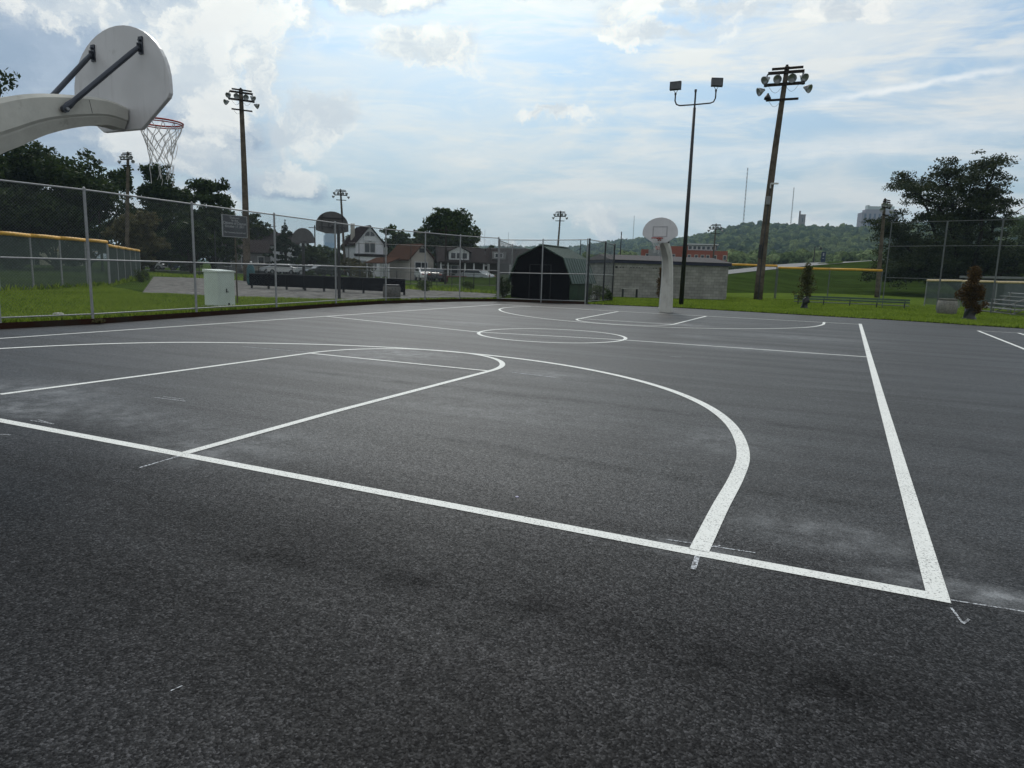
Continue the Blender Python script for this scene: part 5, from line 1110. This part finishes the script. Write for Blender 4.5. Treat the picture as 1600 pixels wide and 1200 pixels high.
# the big feathery tree at the right, grown as a branching skeleton
def big_tree(px, d, label, seed=4):
    rn = random.Random(seed); b = pd(px, 430, d); b = Vector((b[0], b[1], 0.1)); root = thing('spreading_tree', tuple(b), label, 'tree')
    rt_ = Vector(_r).normalized(); rt_.z = 0; rt_.normalize(); fw = Vector((F0[0], F0[1], 0)); k = d/F
    wood = MB(); tips = []
    def P3_(x_px, y_px, dep=0): q = pd(x_px, y_px+(12 if y_px < 420 else 0), d); return Vector((q[0], q[1], q[2]))+fw*dep
    def limb(pts, r0, r1):
        N = len(pts); wood.tube(pts, [r0+(r1-r0)*i/(N-1) for i in range(N)], 7)
    base = P3_(1503, 452)
    # main stems given where they stand, twigs grown at random
    stems = [[(1503, 462, 0), (1497, 440, 0), (1484, 410, -1), (1474, 370, -2), (1458, 335, -2.5), (1438, 312, -3), (1412, 300, -3)],
             [(1497, 440, 0), (1482, 400, 1), (1478, 350, 2), (1470, 310, 2.5), (1455, 285, 3), (1430, 275, 3)],
             [(1505, 445, 0), (1498, 400, 0), (1492, 350, 0), (1488, 305, 0), (1480, 272, 0), (1475, 258, 0)],
             [(1506, 445, 0), (1512, 400, -1), (1514, 350, -2), (1512, 305, -2), (1520, 272, -3), (1524, 252, -3)],
             [(1506, 448, 0), (1522, 400, 1), (1530, 350, 2), (1534, 310, 2), (1544, 280, 3), (1550, 262, 3)],
             [(1508, 452, 0), (1536, 430, 0), (1556, 400, 1), (1560, 360, 1), (1563, 325, 1), (1564, 300, 1)],
             [(1502, 455, 0), (1470, 432, 0), (1440, 420, -1), (1415, 412, -2), (1396, 405, -2)],
             [(1500, 448, 0), (1462, 400, 2), (1432, 372, 2), (1408, 350, 2), (1395, 345, 2)],
             [(1508, 455, 0), (1550, 440, 0), (1590, 425, 0), (1625, 415, 0)], [(1507, 450, 0), (1560, 410, -2), (1600, 385, -2), (1640, 370, -2)]]
    for s in stems:
        pts = [P3_(*q) for q in s]; limb(pts, .24, .05)
        for i in range(2, len(pts)):
            for j in range(7):
                a = pts[i-1].lerp(pts[i], rn.random()); dr = Vector((rn.uniform(-1, 1), rn.uniform(-1, 1), rn.uniform(-.1, 1.0))).normalized(); L = rn.uniform(.9, 2.2)
                m_ = a+dr*L*.5; e = m_+(dr+Vector((rn.uniform(-.6, .6), rn.uniform(-.6, .6), rn.uniform(-.5, .2)))).normalized()*L*.5; wood.tube([a, m_, e], [.06, .035, .012], 5); tips.append((e, 1.0)); tips.append((m_, .7))
    wood.build('trunk', mat('dark_bark', (.022, .018, .016), .95, var=.3, vs=3), root, smooth=True)
    rg = np.random.default_rng(seed); C_, S_ = [], []
    for (e, q) in tips:
        for j in range(3):
            s = rg.uniform(.5, 1.25)*q; o = rg.normal(size=3)*.55; C_.append((e.x+o[0], e.y+o[1], e.z+o[2]*.5+.1)); S_.append((s, s, s*.38))
    for (x, y, w_, n_) in ((1415, 395, 26, 16), (1430, 420, 30, 18), (1400, 425, 16, 10), (1445, 400, 30, 18), (1470, 385, 26, 16), (1490, 420, 36, 22), (1530, 395, 34, 20), (1550, 420, 36, 18), (1570, 370, 30, 18), (1590, 400, 34, 18), (1610, 370, 34, 16), (1455, 375, 26, 14), (1425, 362, 16, 12), (1510, 370, 24, 10), (1480, 300, 30, 9), (1530, 300, 30, 9), (1430, 330, 24, 8), (1560, 330, 22, 10), (1400, 430, 14, 10), (1455, 430, 26, 14), (1520, 425, 34, 18)):
        for j in range(n_):
            q = P3_(x+rg.uniform(-w_, w_), y+rg.uniform(-w_*.7, w_*.7), rg.uniform(1, 5)); s = rg.uniform(.6, 1.3); C_.append(tuple(q)); S_.append((s, s, s*.5))
    V, Fq = leaves(C_, S_, 100000, .115, rg, shell=.6); np_mesh('crown', V, Fq, leafmat('feathery_leaf', (.018, .028, .012), (.050, .062, .024), trans=.2), root)
big_tree(1503, 88, 'big spreading feathery tree with many dark stems at the right')
tree(1620, 440, 150, 332, 130, 'tree beyond the backstop at the right edge', n=9000, size=.3, mleaf=M_LEAF2, seed=40, lobes=26, group=None)
tree(1440, 440, 108, 372, 100, 'dark bushy tree low behind the spreading tree', n=7000, size=.25, mleaf=M_LEAF, seed=41, lobes=18, group=None, zb=1.0)

# young trees with bags
def young(px, py, ytop, wpx, d, label, ml, bagm, seed, bag=True, n=2600, bw=.30):
    rg = np.random.default_rng(seed); b = pd(px, py, d); b[2] = .03; zt = pd(px, ytop, d)[2]; H = zt; Wt = wpx/F*d/2
    root = thing('young_tree', tuple(b), label, 'young tree', 'young trees planted on the lawn'); MB().tube([(b[0], b[1], 0), (b[0]+.03, b[1], H*.5), (b[0], b[1], H*.97)], [.035, .025, .008], 6).build('trunk', MATS['bark'], root)
    mbb = MB(); C_, S_ = [], []
    for k in range(44):
        u_ = rg.random()**.9; z = H*(.20+.76*u_); r_ = Wt*max(.08, 1-abs(u_-.22)*1.25)*rg.uniform(.1, .9)+.02; an = rg.uniform(0, 6.28); C_.append((b[0]+r_*math.cos(an), b[1]+r_*math.sin(an), z)); s = Wt*rg.uniform(.22, .42); S_.append((s, s, s*1.2))
        mbb.tube([(b[0], b[1], z-.25), C_[-1]], [.012, .004], 4)
    mbb.build('branches', MATS['bark'], root); V, Fq = leaves(C_, S_, n, .045, rg); np_mesh('crown', V, Fq, ml, root)
    if bag:
        mb = MB(); mb.lathe([(bw*.95, 0), (bw*.8, .10), (bw*.55, .25), (bw*.8, .40), (bw*.75, .50), (bw*.3, .56), (.05, .60)], (b[0], b[1], .0), n=16)
        o = mb.build('watering_bag', bagm, root, smooth=True)
        for v in o.data.vertices: v.co += Vector(mnoise.noise_vector(v.co*5+Vector((seed, 0, 0))))*.14
M_AUT = leafmat('autumn_leaf', (.050, .028, .012), (.11, .068, .024)); M_BAG = mat('black_bag', (.012, .012, .014), .4, var=.3)
young(1257, 484, 412, 36, 40, 'young green-brown tree with a slumped black bag at its foot', leafmat('young_leaf', (.035, .040, .014), (.09, .085, .03)), M_BAG, 1, bw=.22)
young(1515, 492, 418, 37, 36.5, 'young rusty-brown tree with a full black bag round its foot', M_AUT, M_BAG, 2, n=6500, bw=.30)
young(1030, 476, 418, 18, 39.5, 'young reddish tree half hidden by the far hoop arm', M_AUT, M_BAG, 3, bag=False, n=900)
# weeds and shrubs
def shrub(px, py, d, w_, h_, label, ml, seed, z=.1, n=900, size=.05, name='shrub'):
    rg = np.random.default_rng(seed); b = pd(px, py, d); root = thing(name, (b[0], b[1], z), label, 'shrub', 'weedy shrubs along the fences'); C_ = [(b[0]+rg.uniform(-w_, w_)*.6, b[1]+rg.uniform(-w_, w_)*.4, z+h_*rg.uniform(.15, .85)) for _ in range(12)]; S_ = [(w_*.35, w_*.35, h_*.25)]*12
    mb = MB()
    for c in C_: mb.tube([(b[0], b[1], z-.05), c], [.012, .004], 4)
    mb.build('stems', MATS['bark'], root); V, Fq = leaves(C_, S_, n, size, rg); np_mesh('foliage', V, Fq, ml, root)
shrub(786, 466, 37.2, .55, 1.1, 'leafy shrub between the corner post and the shed', M_LEAF, 1, n=1300); shrub(663, 452, 45, .7, .8, 'round weedy shrub at the field edge beyond the gravel', M_LEAF2, 2); shrub(731, 455, 47, .6, .8, 'spindly shrub at the field edge left of the corner', M_LEAF2, 3, n=500)
shrub(932, 470, 38.5, .8, .8, 'weeds tangled behind the return fence', M_LEAF4, 4, n=900); shrub(948, 470, 39, .35, .7, 'clump of weeds at the last return-fence post', M_LEAF2, 5, n=600); shrub(152, 503, 19.9, .35, .12, 'tuft of dry weeds in the kerb by a fence post', M_LEAF3, 6, z=.03, n=350, size=.02)
shrub(222, 440, 52, .7, .9, 'bushy weeds at the end of the yellow-capped fence', M_LEAF2, 7, n=900); shrub(485, 424, 74, .9, .9, 'dark hedge clump beneath the half-round hoop board', M_LEAF, 8, n=1300, size=.09)
shrub(560, 425, 92, 2.6, 2.0, 'garden shrubs left of the white house porch', M_LEAF3, 9, n=1800, size=.12)
# white bags behind the return fence
c = pd(929, 462, 38.9); root = thing('white_sack', (c[0], c[1], .05), 'crumpled white sacks lying in the weeds behind the return fence', 'sack'); o = MB().lathe([(.1, 0), (.3, .1), (.28, .35), (.12, .5), (.03, .55)], n=12).build('sack', M_WHITE, root, world=False, smooth=True)
for v in o.data.vertices: v.co += Vector(mnoise.noise_vector(v.co*7))*.12
c = gp(1031, 483, .03); tag(MB().lathe([(.05, 0), (.09, .04), (.06, .10)], (c[0], c[1], .03), n=10).build('paper_cup', M_WHITE), 'small white litter on the grass at the foot of the far hoop', 'litter')
o = MB().lathe([(.05, 0), (.13, .02), (.10, .05), (.03, .06)], tuple(gp(91, 492, .15)), n=12).build('stone', M_CONC); tag(o, 'flat pale stone in the grass behind the left fence', 'stone')
o = MB().lathe([(.008, 0), (.014, .004), (.006, .008)], tuple(gp(808, 777)), n=8).build('bottle_cap', mat('lilac_cap', (.35, .33, .45), .5)); tag(o, 'tiny pale bottle cap on the asphalt inside the three-point line', 'bottle cap')

# ------------------------------------------------------------------ grass blades
def inpoly(P_, poly):
    x, y = P_[:, 0], P_[:, 1]; c = np.zeros(len(P_), bool); n = len(poly)
    for i in range(n):
        (x1, y1), (x2, y2) = poly[i][:2], poly[i-1][:2]; k = ((y1 > y) != (y2 > y)) & (x < (x2-x1)*(y-y1)/(y2-y1+1e-12)+x1); c ^= k
    return c
def blades(name, poly, n, h, z, m, label, seed, holes=(), dens=None):
    rg = np.random.default_rng(seed); poly = [tuple(p[:2]) for p in poly]; A_ = np.array(poly); lo, hi = A_.min(0), A_.max(0); P_ = rg.uniform(lo, hi, (n*4, 2)); P_ = P_[inpoly(P_, poly)]
    for hl in holes: P_ = P_[~inpoly(P_, hl)]
    P_ = P_[:n]; n = len(P_); cl = np.array([mnoise.noise(Vector((x*.5, y*.5, seed))) for x, y in P_]); hh = h*rg.uniform(.5, 1.3, n)*(1+.5*cl); an = rg.uniform(0, 6.28, n); w_ = .014*rg.uniform(.7, 1.6, n)*(h/.08)
    base = np.c_[P_, np.full(n, z-.01)]; dx = np.c_[np.cos(an), np.sin(an), np.zeros(n)]*w_[:, None]; ln = np.c_[rg.normal(0, .35, (n, 2))*hh[:, None], hh]
    V = np.stack([base-dx, base+dx, base+ln], 1).reshape(-1, 3); return tag(np_mesh(name, V, np.arange(3*n).reshape(n, 3), m), label, 'grass', None, 'stuff')
Lp = [gp(x, y, .12) for x, y in [(-40, 505), (145, 497), (307, 487), (432, 479), (525, 473.5), (600, 469.5)]] + [gp(x, y, .12) for x, y in [(560, 470.5), (420, 466.5), (222, 458.5), (170, 448), (0, 457), (-60, 460)]]
blades('grass', Lp, 90000, .085, .12, M_BLADE, 'mown green grass strip between the left fence and the gravel', 1)
fe = far_edge
Rp = [C2+[.3, .3, 0]] + fe[:5] + [fe[4]+dd*.3] + [pd(1640, 430, 48), pd(1378, 430, 57), pd(1140, 430, 56), pd(1134, 430, 47), pd(955, 430, 46.5), pd(950, 430, 40)]
blades('grass', Rp, 150000, .085, .03, M_BLADE, 'mown green lawn between the court edge and the ballfield fence', 2)
# weeds under the yellow-capped fence
Wp = [P0+[.3, -.3, 0], P1+[.5, -.4, 0], P2+[.7, -.5, 0], P3+[1.2, -.4, 0], P3+[.1, .3, 0], P2+[-.3, .2, 0], P1+[-.3, .4, 0], P0+[-.2, .3, 0]]
blades('weeds', Wp, 14000, .30, .12, M_BLADE, 'ragged taller weeds along the foot of the yellow-capped fence', 3)
kp = [(p[0]-.02, p[1]) for p in KL[3:]]; blades('grass_fringe', kp+[(p[0]-.22, p[1]+.02) for p in reversed(kp)], 9000, .11, .13, M_BLADE, 'grass fringe growing along the kerb under the left fence', 4)
gp_ = [tuple(gp(x, y, .12)[:2]) for x, y in [(226, 430), (405, 440), (563, 448.5), (775, 459), (775, 457), (563, 446.5), (405, 438), (226, 427)]]; blades('weeds', gp_, 9000, .22, .12, M_BLADE, 'longer grass along the low fence beyond the gravel', 6)

fr_ = [(p[0], p[1]+.10) for p in [np.array((lawn[1][0], lawn[1][1], 0))]+fe]; blades('grass_fringe', [(p[0], p[1]-.22) for p in fr_]+[(p[0], p[1]+.25) for p in reversed(fr_)], 16000, .10, .02, M_BLADE, 'ragged grass fringe creeping over the far edge of the asphalt', 7)
# ------------------------------------------------------------------ air
HZ = .00020
mb = MB(); mb.box((-600, 1300, 138), (4600, 3300, 278.4)); hz_m = D.materials.new('haze_air'); hz_m.use_nodes = True; nt = hz_m.node_tree; nt.nodes.clear()
om = nt.nodes.new('ShaderNodeOutputMaterial'); pv = nt.nodes.new('ShaderNodeVolumePrincipled'); pv.inputs['Color'].default_value = (.62, .85, 1.0, 1); pv.inputs['Density'].default_value = HZ; pv.inputs['Anisotropy'].default_value = 0
nt.links.new(pv.outputs[0], om.inputs['Volume']); tag(mb.build('haze', hz_m), kind='stuff')
